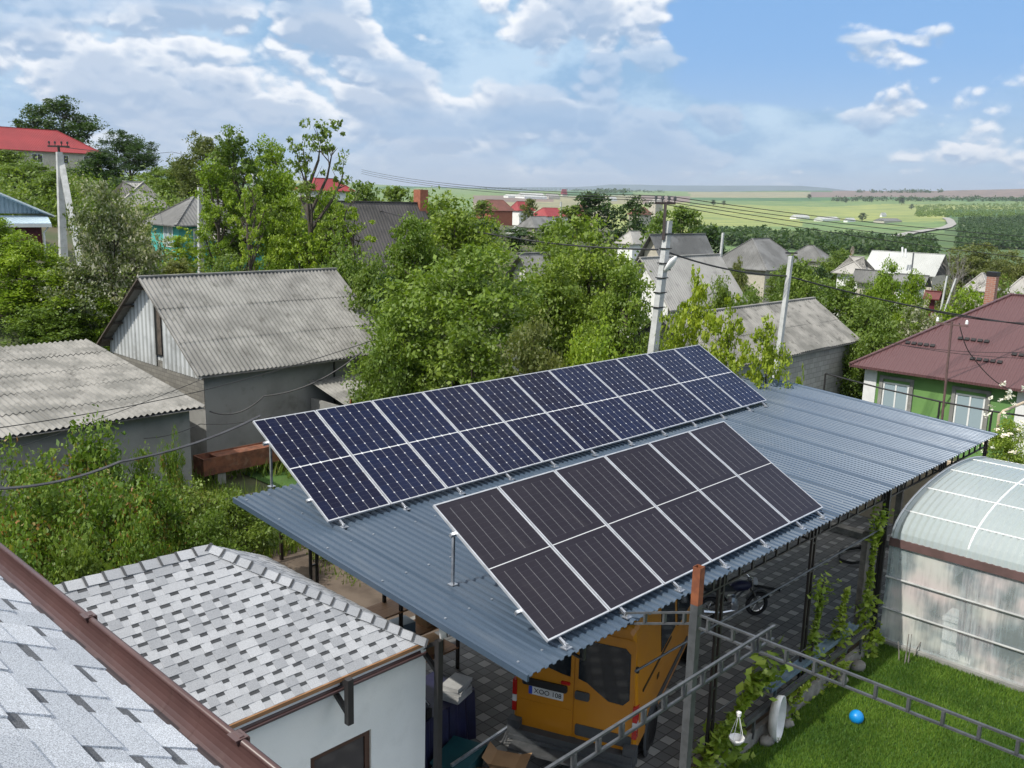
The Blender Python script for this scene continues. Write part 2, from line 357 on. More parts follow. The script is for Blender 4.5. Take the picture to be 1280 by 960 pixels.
# ------------------------------------------------------------------ mesh helpers
class MB:
    def __init__(s): s.v = []; s.f = []; s.mi = []; s.k = 0
    def quad(s, a, b, c, d):
        n = len(s.v); s.v += [tuple(a), tuple(b), tuple(c), tuple(d)]; s.f.append((n, n+1, n+2, n+3)); s.mi.append(s.k); return s
    def poly(s, pts):
        n = len(s.v); s.v += [tuple(p) for p in pts]; s.f.append(tuple(range(n, n+len(pts)))); s.mi.append(s.k); return s
    def hexa(s, p):   # 8 corners: bottom 4 (ccw), top 4
        n = len(s.v); s.v += [tuple(q) for q in p]
        for f in ((0, 3, 2, 1), (4, 5, 6, 7), (0, 1, 5, 4), (1, 2, 6, 5), (2, 3, 7, 6), (3, 0, 4, 7)):
            s.f.append(tuple(n+i for i in f)); s.mi.append(s.k)
        return s
    def box(s, x0, x1, y0, y1, z0, z1):
        return s.hexa([(x0, y0, z0), (x1, y0, z0), (x1, y1, z0), (x0, y1, z0), (x0, y0, z1), (x1, y0, z1), (x1, y1, z1), (x0, y1, z1)])
    def bar(s, a, b, w, h=None, up=(0, 0, 1)):
        a = Vector(a); b = Vector(b); h = w if h is None else h; d = (b-a).normalized(); up = Vector(up)
        if abs(d.dot(up)) > .98: up = Vector((1, 0, 0))
        r = d.cross(up).normalized()*w/2; u = r.cross(d).normalized()*h/2
        return s.hexa([a-r-u, a+r-u, b+r-u, b-r-u, a-r+u, a+r+u, b+r+u, b-r+u])
    def tube(s, pts, r, n=6, cap=True):
        pts = [Vector(p) for p in pts]; rs = r if isinstance(r, (list, tuple)) else [r]*len(pts)
        base = len(s.v); ref = Vector((0, 0, 1))
        for i, p in enumerate(pts):
            d = (pts[min(i+1, len(pts)-1)]-pts[max(i-1, 0)]).normalized()
            rf = ref if abs(d.dot(ref)) < .95 else Vector((1, 0, 0))
            a = d.cross(rf).normalized(); b = d.cross(a)
            for k in range(n):
                t = 2*math.pi*k/n; s.v.append(tuple(p+(a*math.cos(t)+b*math.sin(t))*rs[i]))
        for i in range(len(pts)-1):
            for k in range(n):
                q = base+i*n+k; q2 = base+i*n+(k+1) % n
                s.f.append((q, q2, q2+n, q+n)); s.mi.append(s.k)
        if cap:
            s.f.append(tuple(base+k for k in reversed(range(n)))); s.f.append(tuple(base+(len(pts)-1)*n+k for k in range(n))); s.mi += [s.k, s.k]
        return s
    def lathe(s, c, prof, n=16, axis='z'):
        c = Vector(c); base = len(s.v)
        for r, z in prof:
            for k in range(n):
                t = 2*math.pi*k/n
                q = (r*math.cos(t), r*math.sin(t), z)
                if axis == 'y': q = (q[0], q[2], q[1])
                if axis == 'x': q = (q[2], q[0], q[1])
                s.v.append(tuple(c+Vector(q)))
        for i in range(len(prof)-1):
            for k in range(n):
                a = base+i*n+k; b = base+i*n+(k+1) % n; s.f.append((a, b, b+n, a+n)); s.mi.append(s.k)
        return s
    def build(s, name, mat, parent=None, smooth=False, xf=None):
        me = bpy.data.meshes.new(name); v = s.v
        if xf is not None: v = [tuple(xf @ Vector(p)) for p in v]
        me.from_pydata(v, [], s.f); ms = mat if isinstance(mat, (list, tuple)) else [mat]
        for q in ms: me.materials.append(MATS[q])
        if len(ms) > 1: me.polygons.foreach_set('material_index', s.mi)
        if smooth: me.polygons.foreach_set('use_smooth', [True]*len(me.polygons))
        me.update(); o = bpy.data.objects.new(name, me); COL.objects.link(o)
        if parent: o.parent = parent
        return o
def tag(o, label, cat, group=None, kind=None):
    o['label'] = label; o['category'] = cat
    if group: o['group'] = group
    if kind: o['kind'] = kind
    return o
def struct(o): o['kind'] = 'structure'; return o
def thing(name, label, cat, loc=(0, 0, 0), rz=0, group=None, tilt=0):
    o = bpy.data.objects.new(name, None); COL.objects.link(o); o.location = loc; o.rotation_euler = (tilt, 0, rz)
    o.empty_display_size = .2
    return tag(o, label, cat, group)
def dup(root, loc, rot=None, label=None, group=None, scale=None):
    r = root.copy(); COL.objects.link(r); r.location = loc
    if rot is not None: r.rotation_euler = rot
    if scale is not None: r.scale = scale
    if label: r['label'] = label
    if group: r['group'] = group
    for ch in list(root.children):
        c = ch.copy(); COL.objects.link(c); c.parent = r
        for g2 in ch.children:
            d = g2.copy(); COL.objects.link(d); d.parent = c
    return r
def text_mesh(body, size, mat, name, parent, mtx, ext=.002):
    cu = bpy.data.curves.new(name, 'FONT'); cu.body = body; cu.size = size; cu.extrude = ext; cu.align_x = 'CENTER'; cu.align_y = 'CENTER'
    o = bpy.data.objects.new(name, cu); COL.objects.link(o)
    dg = bpy.context.evaluated_depsgraph_get(); me = bpy.data.meshes.new_from_object(o.evaluated_get(dg))
    bpy.data.objects.remove(o); me.transform(mtx); me.materials.clear(); me.materials.append(MATS[mat])
    n = bpy.data.objects.new(name, me); COL.objects.link(n); n.parent = parent; return n

# ------------------------------------------------------------------ terrain
COLS = [-400, 0, 300, 640, 900, 1280, 1700]
RING = [
 (28,  [0, 0, 0, 0, 0, 0, 0]),
 (45,  [5.0, 5.0, 2.2, 0.0, -1.2, -1.4, -1.4]),
 (70,  [7.0, 6.2, 4.4, 0.8, -1.6, -3.2, -4]),
 (110, [10, 8.8, 5.6, 1.6, -2.6, -5, -7]),
 (170, [13, 11, 6, 2.4, -5, -9, -11]),
 (260, [14, 11, 5, 2, -9, -14, -16]),
 (400, [14, 9, 2, 0, -14, -19, -21]),
 (700, [8, 3, -2, -4, -15, -20, -20]),
 (1200, [5, 3, 0, -1, -12, -14, -14]),
 (2000, [14, 10, 10, 9, -2, 0, 0]),
 (3000, [30, 28, 26, 22, 20, 26, 26]),
 (4500, [62, 60, 56, 42, 58, 92, 92]),
 (6000, [95, 92, 88, 64, 92, 146, 140]),
 (9000, [60, 60, 60, 60, 40, 80, 60]),
 (40000, [-500]*7)]
RD = np.log([r[0] for r in RING]); RZ = np.array([r[1] for r in RING], float)
FH = np.array([CF[0], CF[1]])/np.hypot(CF[0], CF[1]); RH = np.array([FH[1], -FH[0]])
def terrain(x, y):
    D = max(math.hypot(x, y), 1e-3); a = x*FH[0]+y*FH[1]; b = x*RH[0]+y*RH[1]
    if a <= 0.05*D: px = -400 if b < 0 else 1700
    else: px = min(max(640+1165*b/a, -400), 1700)
    k = max(0, min(len(COLS)-2, int(np.searchsorted(COLS, px)-1))); t = (px-COLS[k])/(COLS[k+1]-COLS[k])
    ld = math.log(D)
    if ld <= RD[0]: return 0.0
    i = max(0, min(len(RD)-2, int(np.searchsorted(RD, ld)-1))); s = min(1, (ld-RD[i])/(RD[i+1]-RD[i]))
    s = s*s*(3-2*s) if i < 9 else s
    z0 = RZ[i][k]*(1-t)+RZ[i][k+1]*t; z1 = RZ[i+1][k]*(1-t)+RZ[i+1][k+1]*t
    z = z0*(1-s)+z1*s
    if D > 300: z += (math.sin(x*.004+1)+math.sin(y*.0055))*min(6, (D-300)*.004)*.5
    return z
def on_ground(px, py, dmin=15, dmax=9000):
    """first point where the view ray through this photo position meets the terrain"""
    d = ray(px, py); t = dmin; last = t
    while t < dmax:
        p = EYE+d*t
        if p[2] <= terrain(p[0], p[1]): break
        last = t; t *= 1.012
    for _ in range(12):
        mid = (last+t)/2; p = EYE+d*mid
        if p[2] <= terrain(p[0], p[1]): t = mid
        else: last = mid
    return EYE+d*t

def build_terrain():
    az = list(np.arange(-180, -36, 4.0))+list(np.arange(-36, 36, .15))+list(np.arange(36, 180, 4.0))
    rings = [3.0, 8, 14, 20, 25, 28]+list(np.exp(np.linspace(math.log(30), math.log(500), 60)))+list(np.exp(np.linspace(math.log(515), math.log(9000), 210)))+[12000, 18000, 30000, 40000]
    vs = [(0, 0, -.03)]; na = len(az)
    for D in rings:
        for a in az:
            r = rad(a); x = D*(math.cos(r)*FH[0]+math.sin(r)*RH[0]); y = D*(math.cos(r)*FH[1]+math.sin(r)*RH[1])
            vs.append((x, y, terrain(x, y)-.03))
    fs = []; mi = []
    for k in range(na): fs.append((0, 1+(k+1) % na, 1+k)); mi.append(0)
    rnd = random.Random(5)
    def field(px, row, D):
        """which crop grows there: 0 village ground, 1 yellow green, 2 green, 3 ploughed, 4 pale straw, 5 dark scrub, 6 deep green"""
        w = math.sin(px*.021+D*.002)*1.5
        if D < 330: return 0
        if D < 520: return 5 if px > 1150 else (2 if px > 880 else 0)
        if px < 590: return [6, 2, 6, 1][int((row+w)/3) % 4] if row < 236 else 2
        if px < 860:
            if row < 232+w*.6+(px-640)*.012: return 6
            if row < 238+(px-640)*.014: return 2
            if row < 245+w*.4: return 2 if (px < 700 or px > 790) else 6
            if row < 254+w: return 3 if (px < 690 or px > 800) else 4
            return 4 if px < 760 else 1
        if px > 1180 and row > 262: return 5 if row > 272+w else 6
        if row < 243+w*.4 and px > 1040: return 3
        if row < 240 and px <= 1040: return 6
        if row < 247+w*.3: return 4 if px < 1010 else 3
        if row < 251+w*.6: return 6
        if row < 257+w: return 2
        if row < 276+w: return 1
        if row < 283 and px < 1000: return 1
        return 2 if row < 291 else 5
    for i in range(len(rings)-1):
        D = (rings[i]*rings[i+1])**.5
        for k in range(na):
            k2 = (k+1) % na; a = 1+i*na+k; b = 1+i*na+k2
            fs.append((a, b, b+na, a+na)); q = 0
            if D > 330 and -36 <= az[k] < 36:
                vx, vy, vz = vs[a]; P = np.array([vx, vy, vz])-EYE; dd = P@CF
                q = field(640+FPX*(P@CR)/dd, 480-FPX*(P@CU)/dd, D)
            elif D > 330: q = 2
            mi.append(q)
    me = bpy.data.meshes.new('ground'); me.from_pydata(vs, [], [tuple(reversed(f)) for f in fs])
    for q in ('ground', 'crop_yellow', 'crop_green', 'crop_plough', 'crop_straw', 'crop_scrub', 'crop_deep'): me.materials.append(MATS[q])
    me.polygons.foreach_set('material_index', mi); me.polygons.foreach_set('use_smooth', [True]*len(me.polygons)); me.update()
    o = bpy.data.objects.new('ground', me); COL.objects.link(o); struct(o)
for nm, c1, c2 in (('crop_yellow', (.27, .30, .085), (.19, .24, .07)), ('crop_green', (.11, .19, .06), (.16, .22, .075)), ('crop_plough', (.20, .15, .125), (.16, .125, .11)),
                   ('crop_straw', (.27, .25, .15), (.22, .215, .13)), ('crop_scrub', (.05, .10, .03), (.085, .14, .04)), ('crop_deep', (.06, .15, .05), (.05, .12, .045))):
    m, gg, b = newmat(nm); v = gg.obj()
    c = gg.mix(gg.ss(gg.noise(gg.vm('MULTIPLY', v, (1, 1, 0)), .012, 5, .6), .35, .65), c1, c2)
    c = gg.mul(c, gg.mix(gg.noise(v, .11, 3), (.8, .8, .8), (1.2, 1.2, 1.2)))
    c = gg.mul(c, gg.mix(gg.ss(gg.noise(gg.vm('MULTIPLY', v, (.15, 1, 0)), .03, 4, .7), .4, .6), (.82, .86, .85), (1.12, 1.08, 1.0)))
    gg.put(b.inputs['Base Color'], c); b.inputs['Roughness'].default_value = .95
build_terrain()
# far blue hills
def ridge(prof, dist, mat, depth):
    v = []; f = []
    for px, row in prof:
        p = at(px, row, 1)-EYE; hd = math.hypot(p[0], p[1]); ux, uy = p[0]/hd, p[1]/hd; zt = EYE[2]+dist*p[2]/hd
        v += [(ux*(dist-depth), uy*(dist-depth), -120), (ux*(dist-depth*.35), uy*(dist-depth*.35), zt-(zt+120)*.22), (ux*dist, uy*dist, zt), (ux*(dist+depth), uy*(dist+depth), -120)]
    n = len(prof)
    for i in range(n-1):
        for k in range(3): f.append((4*i+k, 4*i+4+k, 4*i+5+k, 4*i+1+k))
    me = bpy.data.meshes.new('hills'); me.from_pydata(v, [], f); me.materials.append(MATS[mat]); me.polygons.foreach_set('use_smooth', [True]*len(f))
    o = bpy.data.objects.new('hills', me); COL.objects.link(o); struct(o)
basic('hill_far', (.07, .12, .12), .95, col2=(.05, .095, .10), scale=.002)
ridge([(380, 240), (430, 235), (560, 233.5), (640, 234), (720, 233.8), (742, 232.6), (762, 230.6), (800, 230.8), (840, 231.8), (900, 232), (960, 232), (1000, 232.3), (1030, 234.5), (1060, 238), (1100, 241)], 15000, 'hill_far', 2500)
# road winding up the far slope
def ribbon(name, pxs, width, mat, lift):
    pts = [on_ground(px, py, 200) for px, py in pxs]; P_ = []
    for i in range(len(pts)-1):
        for s in range(8): P_.append(pts[i]+(pts[i+1]-pts[i])*s/8)
    P_.append(pts[-1]); mb = MB(); L = []
    for i, p in enumerate(P_):
        d = P_[min(i+1, len(P_)-1)]-P_[max(i-1, 0)]; d = d/np.hypot(d[0], d[1]); nrm = np.array([-d[1], d[0]])*width/2
        a = p[:2]+nrm; b = p[:2]-nrm; L.append(((a[0], a[1], terrain(*a)+lift), (b[0], b[1], terrain(*b)+lift)))
    for i in range(len(L)-1): mb.quad(L[i][0], L[i][1], L[i+1][1], L[i+1][0])
    return struct(mb.build(name, mat))
basic('road_pale', (.34, .33, .30), .9)
ribbon('road', [(1120, 297), (1140, 292), (1165, 288), (1183, 285), (1190, 281), (1187, 276), (1182, 273)], 11, 'road_pale', 1.4)
# ------------------------------------------------------------------ yard surfaces
PITCH_Z = 3.1
def sheet(name, x0, x1, y0, y1, z, mat): return struct(MB().quad((x0, y0, z), (x1, y0, z), (x1, y1, z), (x0, y1, z)).build(name, mat))
sheet('yard_paving', -4, 29, 6.32, 12.3, .004, 'paving')
sheet('yard_paving', 2, 10.4, -8, 6.32, .004, 'paving')
lawn = sheet('lawn', 10.4, 17.0, -9, 6.05, .03, 'lawn_ground')
sheet('garden_soil', -6, 13.5, 12.3, 21.5, .004, 'soil')
sheet('meadow', 13.5, 34, 12.3, 24, .006, 'lawn_ground')
# grass blades on the lawn (uncountable)
rs = np.random.RandomState(3)
def blades(name, label, n, x0, x1, y0, y1, z, h, w, mat, hv=.5, cat='grass', clump=None):
    X = rs.uniform(x0, x1, n); Y = rs.uniform(y0, y1, n)
    if clump is not None:
        keep = clump(X, Y); X = X[keep]; Y = Y[keep]; n = len(X)
    A = rs.uniform(0, 2*np.pi, n); H = h*rs.uniform(1-hv, 1+hv, n); L = rs.uniform(.1, .6, n)*H; B = rs.uniform(0, 2*np.pi, n)
    v = np.zeros((n, 3, 3)); v[:, 0] = np.stack([X-np.cos(A)*w/2, Y-np.sin(A)*w/2, np.full(n, z)], 1); v[:, 1] = np.stack([X+np.cos(A)*w/2, Y+np.sin(A)*w/2, np.full(n, z)], 1)
    v[:, 2] = np.stack([X+np.cos(B)*L, Y+np.sin(B)*L, z+H], 1)
    me = bpy.data.meshes.new(name); me.vertices.add(3*n); me.vertices.foreach_set('co', v.reshape(-1)); me.loops.add(3*n); me.loops.foreach_set('vertex_index', np.arange(3*n))
    me.polygons.add(n); me.polygons.foreach_set('loop_start', np.arange(n)*3); me.polygons.foreach_set('loop_total', np.full(n, 3)); me.materials.append(MATS[mat]); me.update(calc_edges=True)
    o = bpy.data.objects.new(name, me); COL.objects.link(o); tag(o, label, cat, kind='stuff'); return o
def lawnok(X, Y): return (Y > 0.2)
blades('lawn_grass', 'short mown green grass covering the lawn', 150000, 10.4, 16.95, .2, 6.02, .03, .055, .016, 'leaf_grass')
blades('weeds', 'rank green weeds and long grass growing over the soil', 26000, 5, 18, 17.5, 24.5, 0, .42, .05, 'leaf_weed', clump=lambda X, Y: np.sin(X*1.3)+np.sin(Y*1.1+X*.4)+rs.uniform(-1.2, 1.2, len(X)) > -.2)
blades('weeds', 'tufts of weeds scattered on the bare brown garden soil', 5000, 7, 13.5, 13.5, 18, 0, .16, .03, 'leaf_weed', clump=lambda X, Y: np.sin(X*2.3)+np.sin(Y*2.1)+rs.uniform(-1, 1, len(X)) > 1.2)

# ------------------------------------------------------------------ carport
RS = .075; RZ0 = 2.75     # roof plane z = RZ0 + RS*y
def rz(y): return RZ0+RS*y
X0, X1, Y0, Y1 = 6.74, 22.78, 6.05, 12.2
cp = thing('carport', 'long carport with blue-grey corrugated metal roof on dark lattice posts, carrying the solar panels', 'carport', (X0, Y0, 0))
def loc(o, root): o.matrix_parent_inverse = Matrix.Translation(root.location).inverted(); return o
mb = MB(); prof = []; p = .13; nrib = int((X1-X0)/p)
for i in range(nrib+1):
    xb = X0+i*p; hi_ = .034 if i % 9 == 4 else .026; prof += [(xb, 0), (xb+.045, 0), (xb+.060, hi_), (xb+.112, hi_)]
prof = [(x, z) for x, z in prof if x <= X1]
ys = [Y0+.0, Y0+1.2, Y0+2.4, Y0+3.6, Y0+4.8, Y1]
for j in range(len(ys)-1):
    for i in range(len(prof)-1):
        (xa, za), (xb, zb) = prof[i], prof[i+1]; a, b = ys[j], ys[j+1]
        mb.quad((xa, a, rz(a)+za), (xb, a, rz(a)+zb), (xb, b, rz(b)+zb), (xa, b, rz(b)+za))
for i in range(len(prof)-1):      # visible sheet edge
    (xa, za), (xb, zb) = prof[i], prof[i+1]
    mb.quad((xa, Y0, rz(Y0)+za-.006), (xb, Y0, rz(Y0)+zb-.006), (xb, Y0, rz(Y0)+zb), (xa, Y0, rz(Y0)+za))
roof = loc(mb.build('roof_sheet', 'carport_sheet', cp), cp)
mb = MB()
for yy in (6.3, 7.5, 8.7, 9.9, 11.1, 12.0):
    for i in range(0, nrib, 3):
        xb = X0+i*p+.086; mb.box(xb-.012, xb+.012, yy-.012, yy+.012, rz(yy)+.024, rz(yy)+.036)
o = mb.build('screw_rows', 'galv'); o.parent = roof; o['kind'] = 'stuff'
fl = MB().box(X0-.012, X0-.002, Y0, Y1, 0, 0)
fl = MB().hexa([(X0-.035, Y0, rz(Y0)-.05), (X0-.004, Y0, rz(Y0)-.05), (X0-.004, Y1, rz(Y1)-.05), (X0-.035, Y1, rz(Y1)-.05), (X0-.035, Y0, rz(Y0)+.03), (X0-.004, Y0, rz(Y0)+.03), (X0-.004, Y1, rz(Y1)+.03), (X0-.035, Y1, rz(Y1)+.03)])
loc(fl.build('edge_flashing', 'carport_sheet', cp), cp)
for yy in (6.3, 7.5, 8.7, 9.9, 11.1, 12.0):
    loc(MB().bar((X0+.05, yy, rz(yy)-.03), (X1-.05, yy, rz(yy)-.03), .04, .05).build('purlin', 'steel_dark', cp), cp)
def lattice(a, b, depth, step, w, mat, name, parent, root):
    a = Vector(a); b = Vector(b); L = (b-a).length; d = (b-a)/L; mb = MB(); dn = Vector((0, 0, -depth))
    mb.bar(a, b, w, w*.5+.008); mb.bar(a+dn, b+dn, w, w*.5+.008)
    n = max(1, int(L/step))
    for i in range(n+1):
        q = a+d*(L*i/n*.998+.01); mb.bar(q, q+dn, w*.8, w*1.2, up=(1, 0, 0))
    return loc(mb.build(name, mat, parent), root)
lattice((10.4, 6.25, rz(6.25)-.07), (X1-.2, 6.25, rz(6.25)-.07), .24, .36, .035, 'steel_dark', 'lattice_beam', cp, cp)
lattice((X0+.3, 12.0, rz(12)-.07), (X1-.2, 12.0, rz(12)-.07), .24, .36, .035, 'steel_dark', 'lattice_beam', cp, cp)
for xx in (8.0, 11.0, 13.9, 16.85, 19.8, 22.6):
    for yy in (6.25, 12.0):
        if xx == 8.0 and yy < 7: continue
        mb = MB(); zt = rz(yy)-.06
        mb.bar((xx-.06, yy, 0), (xx-.06, yy, zt), .04); mb.bar((xx+.06, yy, 0), (xx+.06, yy, zt), .04)
        for q in np.arange(.3, zt-.2, .5): mb.bar((xx-.04, yy, q), (xx+.04, yy, q), .03)
        loc(mb.build('post', 'steel_dark', cp), cp)
for xx in (8.0, 13.9, 19.8):
    lattice((xx, 6.3, rz(6.3)-.08), (xx, 11.95, rz(11.95)-.08), .3, .5, .035, 'steel_dark', 'cross_beam', cp, cp)
loc(MB().tube([(8.9, 6.18, 2.40), (16.8, 6.18, 2.40)], .016).build('tie_tube', 'steel_gray', cp), cp)
for z_ in (.62, .95): loc(MB().tube([(11, 6.18, z_), (16.8, 6.18, z_)], .008).build('vine_wire', 'steel_gray', cp), cp)

# ------------------------------------------------------------------ solar panels on racks
TL = rad(29.1); PW, PL = 1.134, 2.278
def make_panel(cell, label, group):
    t = thing('solar_panel', label, 'solar panel', (0, 0, 0), 0, group, tilt=TL)
    f = MB(); w = .020
    f.box(0, PW, 0, w, -.03, .004); f.box(0, PW, PL-w, PL, -.03, .004); f.box(0, w, w, PL-w, -.03, .004); f.box(PW-w, PW, w, PL-w, -.03, .004)
    f.build('frame', 'alu', t)
    MB().box(w, PW-w, w, PL-w, -.026, -.001).build('cell_sheet', cell, t)
    return t
ordn = ['first', 'second', 'third', 'fourth', 'fifth', 'sixth', 'seventh', 'eighth', 'ninth', 'tenth', 'eleventh']
O1 = (7.23, 10.459, 3.655); O2 = (7.288, 6.272, 3.346)
pA = make_panel('cells_blue', '', 'blue-black solar panels of the rear array'); pB = make_panel('cells_black', '', 'grey-black solar panels of the front array')
for i in range(11):
    l = (O1[0]+i*1.154, O1[1], O1[2]); q = pA if i == 0 else dup(pA, l)
    q.location = l; q['label'] = ('blue-black solar panel, leftmost of the rear array, its corner free over the roof' if i == 0 else 'blue-black solar panel, rightmost of the rear array by the bare roof' if i == 10 else '%s panel from the left in the long rear array of blue-black panels' % ordn[i])
for i in range(6):
    l = (O2[0]+i*1.154, O2[1], O2[2]); q = pB if i == 0 else dup(pB, l)
    q.location = l; q['label'] = ('grey-black solar panel, leftmost of the front array and nearest the camera' if i == 0 else 'grey-black solar panel, rightmost of the short front array' if i == 5 else '%s panel from the left in the short front array of grey-black panels' % ordn[i])
def rack(O, n, label):
    t = thing('mounting_rack', label, 'mounting rack', O); c, s_ = math.cos(TL), math.sin(TL)
    def P_(x, v, off): return Vector((O[0]+x, O[1]+v*c+off*s_, O[2]+v*s_-off*c))   # off below the panel plane
    L = n*1.154
    for v in (.5, 1.8):
        loc(MB().bar(P_(-.06, v, .055), P_(L+.04, v, .055), .04, .045, up=(0, -s_, c)).build('rail', 'galv', t), t)
    for i in range(n+1):
        x = .2+i*1.154 if i < n else L-.22
        if i and i < n: x -= .0
        mb = MB(); fp = P_(x, .02, .09); zf = rz(fp.y)
        mb.bar(fp+Vector((0, -.16, -.02)), P_(x, 2.05, .10), .035, .03, up=(0, -s_, c))
        loc(mb.build('sloping_bar', 'galv', t), t)
        q = fp+Vector((0, -.16, -.02)); zf = rz(q.y)
        mb = MB(); mb.bar((q.x, q.y, zf+.02), (q.x, q.y, q.z+.03), .05, .03); mb.box(q.x-.06, q.x+.05, q.y-.06, q.y+.04, zf+.022, zf+.034); mb.lathe((q.x-.03, q.y-.02, zf+.034), [(.014, 0), (.014, .02), (0, .02)], 6)
        loc(mb.build('front_foot', 'galv', t), t)
        r = P_(x, 2.03, .10); zr = rz(r.y)
        mb = MB(); mb.bar((r.x, r.y, zr+.02), (r.x, r.y, r.z), .038, .028); mb.box(r.x-.05, r.x+.05, r.y-.05, r.y+.05, zr+.022, zr+.034)
        loc(mb.build('rear_leg', 'galv', t), t)
    return t
rack(O1, 11, 'galvanised steel rack under the long rear solar array')
rack(O2, 6, 'galvanised steel rack under the short front solar array')
# loose cable under the rear array
tag(MB().tube([(7.9+.35*math.cos(t)*(1+.1*math.sin(3*t)), 11.3+.22*math.sin(t*1.02), rz(11.3)+.04+.05*math.sin(t*.5)**2) for t in np.arange(0, 13, .3)], .007, 5).build('cable_coil', 'cable'), 'thin black cable coiled on the carport roof by the rear left leg', 'cable')
# floodlight
# ------------------------------------------------------------------ shingle roofs
def shingle_face(mb_base, O, u, v, n, W_, rows, expo, lim, tabw=(.10, .19), gapw=(.07, .13), seed=1, thick=.006, first=0):
    """O lower-left corner of the slope, u along the eave, v up the slope, n outward. lim(t)->(u0,u1) at slope distance t"""
    mb_tab = mb_dark = mb_base
    r = random.Random(seed); O = Vector(O); u = Vector(u); v = Vector(v); n = Vector(n)
    P = lambda a, b, c=0: O+u*a+v*b+n*c
    for k in range(rows):
        b0, b1 = k*expo, (k+1)*expo; l0, h0 = lim(b0); l1, h1 = lim(b1); st = thick*.9
        # base strip, its lower edge raised a little over the course below
        mb_base.quad(P(l0, b0, st), P(h0, b0, st), P(h1, b1, 0), P(l1, b1, 0)); mb_base.quad(P(l0, b0, -.002), P(h0, b0, -.002), P(h0, b0, st), P(l0, b0, st))
        x = min(l0, l1)-r.uniform(0, .2)
        while x < max(h0, h1):
            tw = r.uniform(*tabw)*(1.6 if r.random() < .25 else 1); gw = r.uniform(*gapw)
            a, b = x, x+tw
            def cl(q, t):
                lo, hi = lim(t); return min(max(q, lo), hi)
            if cl(b, b0)-cl(a, b0) > .004 or cl(b, b1)-cl(a, b1) > .004:
                A0, B0, A1, B1 = cl(a, b0), cl(b, b0), cl(a, b1), cl(b, b1); t0, t1 = st+thick, thick*.55
                mb_tab.quad(P(A0, b0, t0), P(B0, b0, t0), P(B1, b1, t1), P(A1, b1, t1))
                mb_tab.quad(P(A0, b0, st), P(B0, b0, st), P(B0, b0, t0), P(A0, b0, t0))
                mb_tab.quad(P(A1, b1, 0), P(A0, b0, st), P(A0, b0, t0), P(A1, b1, t1)); mb_tab.quad(P(B0, b0, st), P(B1, b1, 0), P(B1, b1, t1), P(B0, b0, t0))
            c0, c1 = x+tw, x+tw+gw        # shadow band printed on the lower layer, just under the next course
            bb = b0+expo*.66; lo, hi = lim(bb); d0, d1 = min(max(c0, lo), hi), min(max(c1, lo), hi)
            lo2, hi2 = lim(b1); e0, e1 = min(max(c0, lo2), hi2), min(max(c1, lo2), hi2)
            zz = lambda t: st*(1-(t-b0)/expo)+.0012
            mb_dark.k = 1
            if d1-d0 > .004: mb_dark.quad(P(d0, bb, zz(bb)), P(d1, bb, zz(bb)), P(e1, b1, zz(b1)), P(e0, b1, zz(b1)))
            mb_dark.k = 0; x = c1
def ridge_caps(mb, a, b, na, nb, step, half, n_over=.008):
    a = Vector(a); b = Vector(b); L = (b-a).length; d = (b-a)/L; k = int(L/step)
    na = Vector(na); nb = Vector(nb)   # directions down either side
    up = (-(na+nb)).normalized()
    for i in range(k+1):
        p0 = a+d*(i*step); p1 = a+d*min(L, (i+1)*step+.02)
        lo = up*.004; hi = up*.018
        s0, s1 = p0+hi, p1+lo
        mb.quad(s0+na*half, s0, s1, s1+na*half); mb.quad(s0, s0+nb*half, s1+nb*half, s1)
        mb.quad(p0+na*half, p0, s0, s0+na*half); mb.quad(p0, p0+nb*half, s0+nb*half, s0)
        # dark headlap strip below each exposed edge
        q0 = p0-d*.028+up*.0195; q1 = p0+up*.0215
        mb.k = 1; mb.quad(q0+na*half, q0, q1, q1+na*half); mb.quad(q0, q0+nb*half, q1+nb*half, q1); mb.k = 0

# ---- annex with the hip roof
ax, ay, az_ = 6.70, 7.70, 3.02; wdt = 1.80; prise = 1.17; xl = 0.4; yb = ay+2*wdt; zr_ = az_+prise
an = thing('annex_building', 'white rendered annex with light grey shingle hip roof and brown window', 'outbuilding', (xl, ay, 0))
pn = Vector((0, wdt, prise)); sl_ = pn.length; vv = pn/sl_; nn = Vector((0, -prise, wdt)).normalized()
base, tab, drk = MB(), MB(), MB(); rows = 18
LW = ax-xl
shingle_face(base, (xl, ay, az_), (1, 0, 0), vv, nn, LW, rows, sl_/rows, lambda t: (0.0, LW-wdt*t/sl_), seed=4, tabw=(.10, .17), gapw=(.075, .12), thick=.005)
pe = Vector((-wdt, 0, prise)).normalized(); ne = Vector((prise, 0, wdt)).normalized()
shingle_face(base, (ax, ay, az_), (0, 1, 0), pe, ne, 2*wdt, rows, sl_/rows, lambda t: (wdt*t/sl_, 2*wdt-wdt*t/sl_), seed=9, tabw=(.10, .17), gapw=(.075, .12), thick=.005)
base.quad((xl, yb, az_), (xl, ay+wdt, zr_), (ax-wdt, ay+wdt, zr_), (ax, yb, az_))
base.box(xl, ax-.01, ay+.02, yb-.02, az_-.10, az_-.03)
base.quad((xl, ay, az_), (xl, yb, az_), (xl, ay+wdt, zr_), (xl, ay+wdt, zr_))
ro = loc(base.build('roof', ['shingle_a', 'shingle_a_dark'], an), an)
cap, capd = MB(), MB()
ridge_caps(cap, (xl, ay+wdt, zr_+.006), (ax-wdt, ay+wdt, zr_+.006), -vv, Vector((0, wdt, -prise)).normalized(), .205, .13)
R_ = Vector((ax-wdt, ay+wdt, zr_+.01)); C_ = Vector((ax, ay, az_+.012)); hd = (C_-R_).normalized()
da = Vector((-1, 0, 0)); db = Vector((0, 1, 0))
da = (da-hd*da.dot(hd)).normalized(); db = (db-hd*db.dot(hd)).normalized()
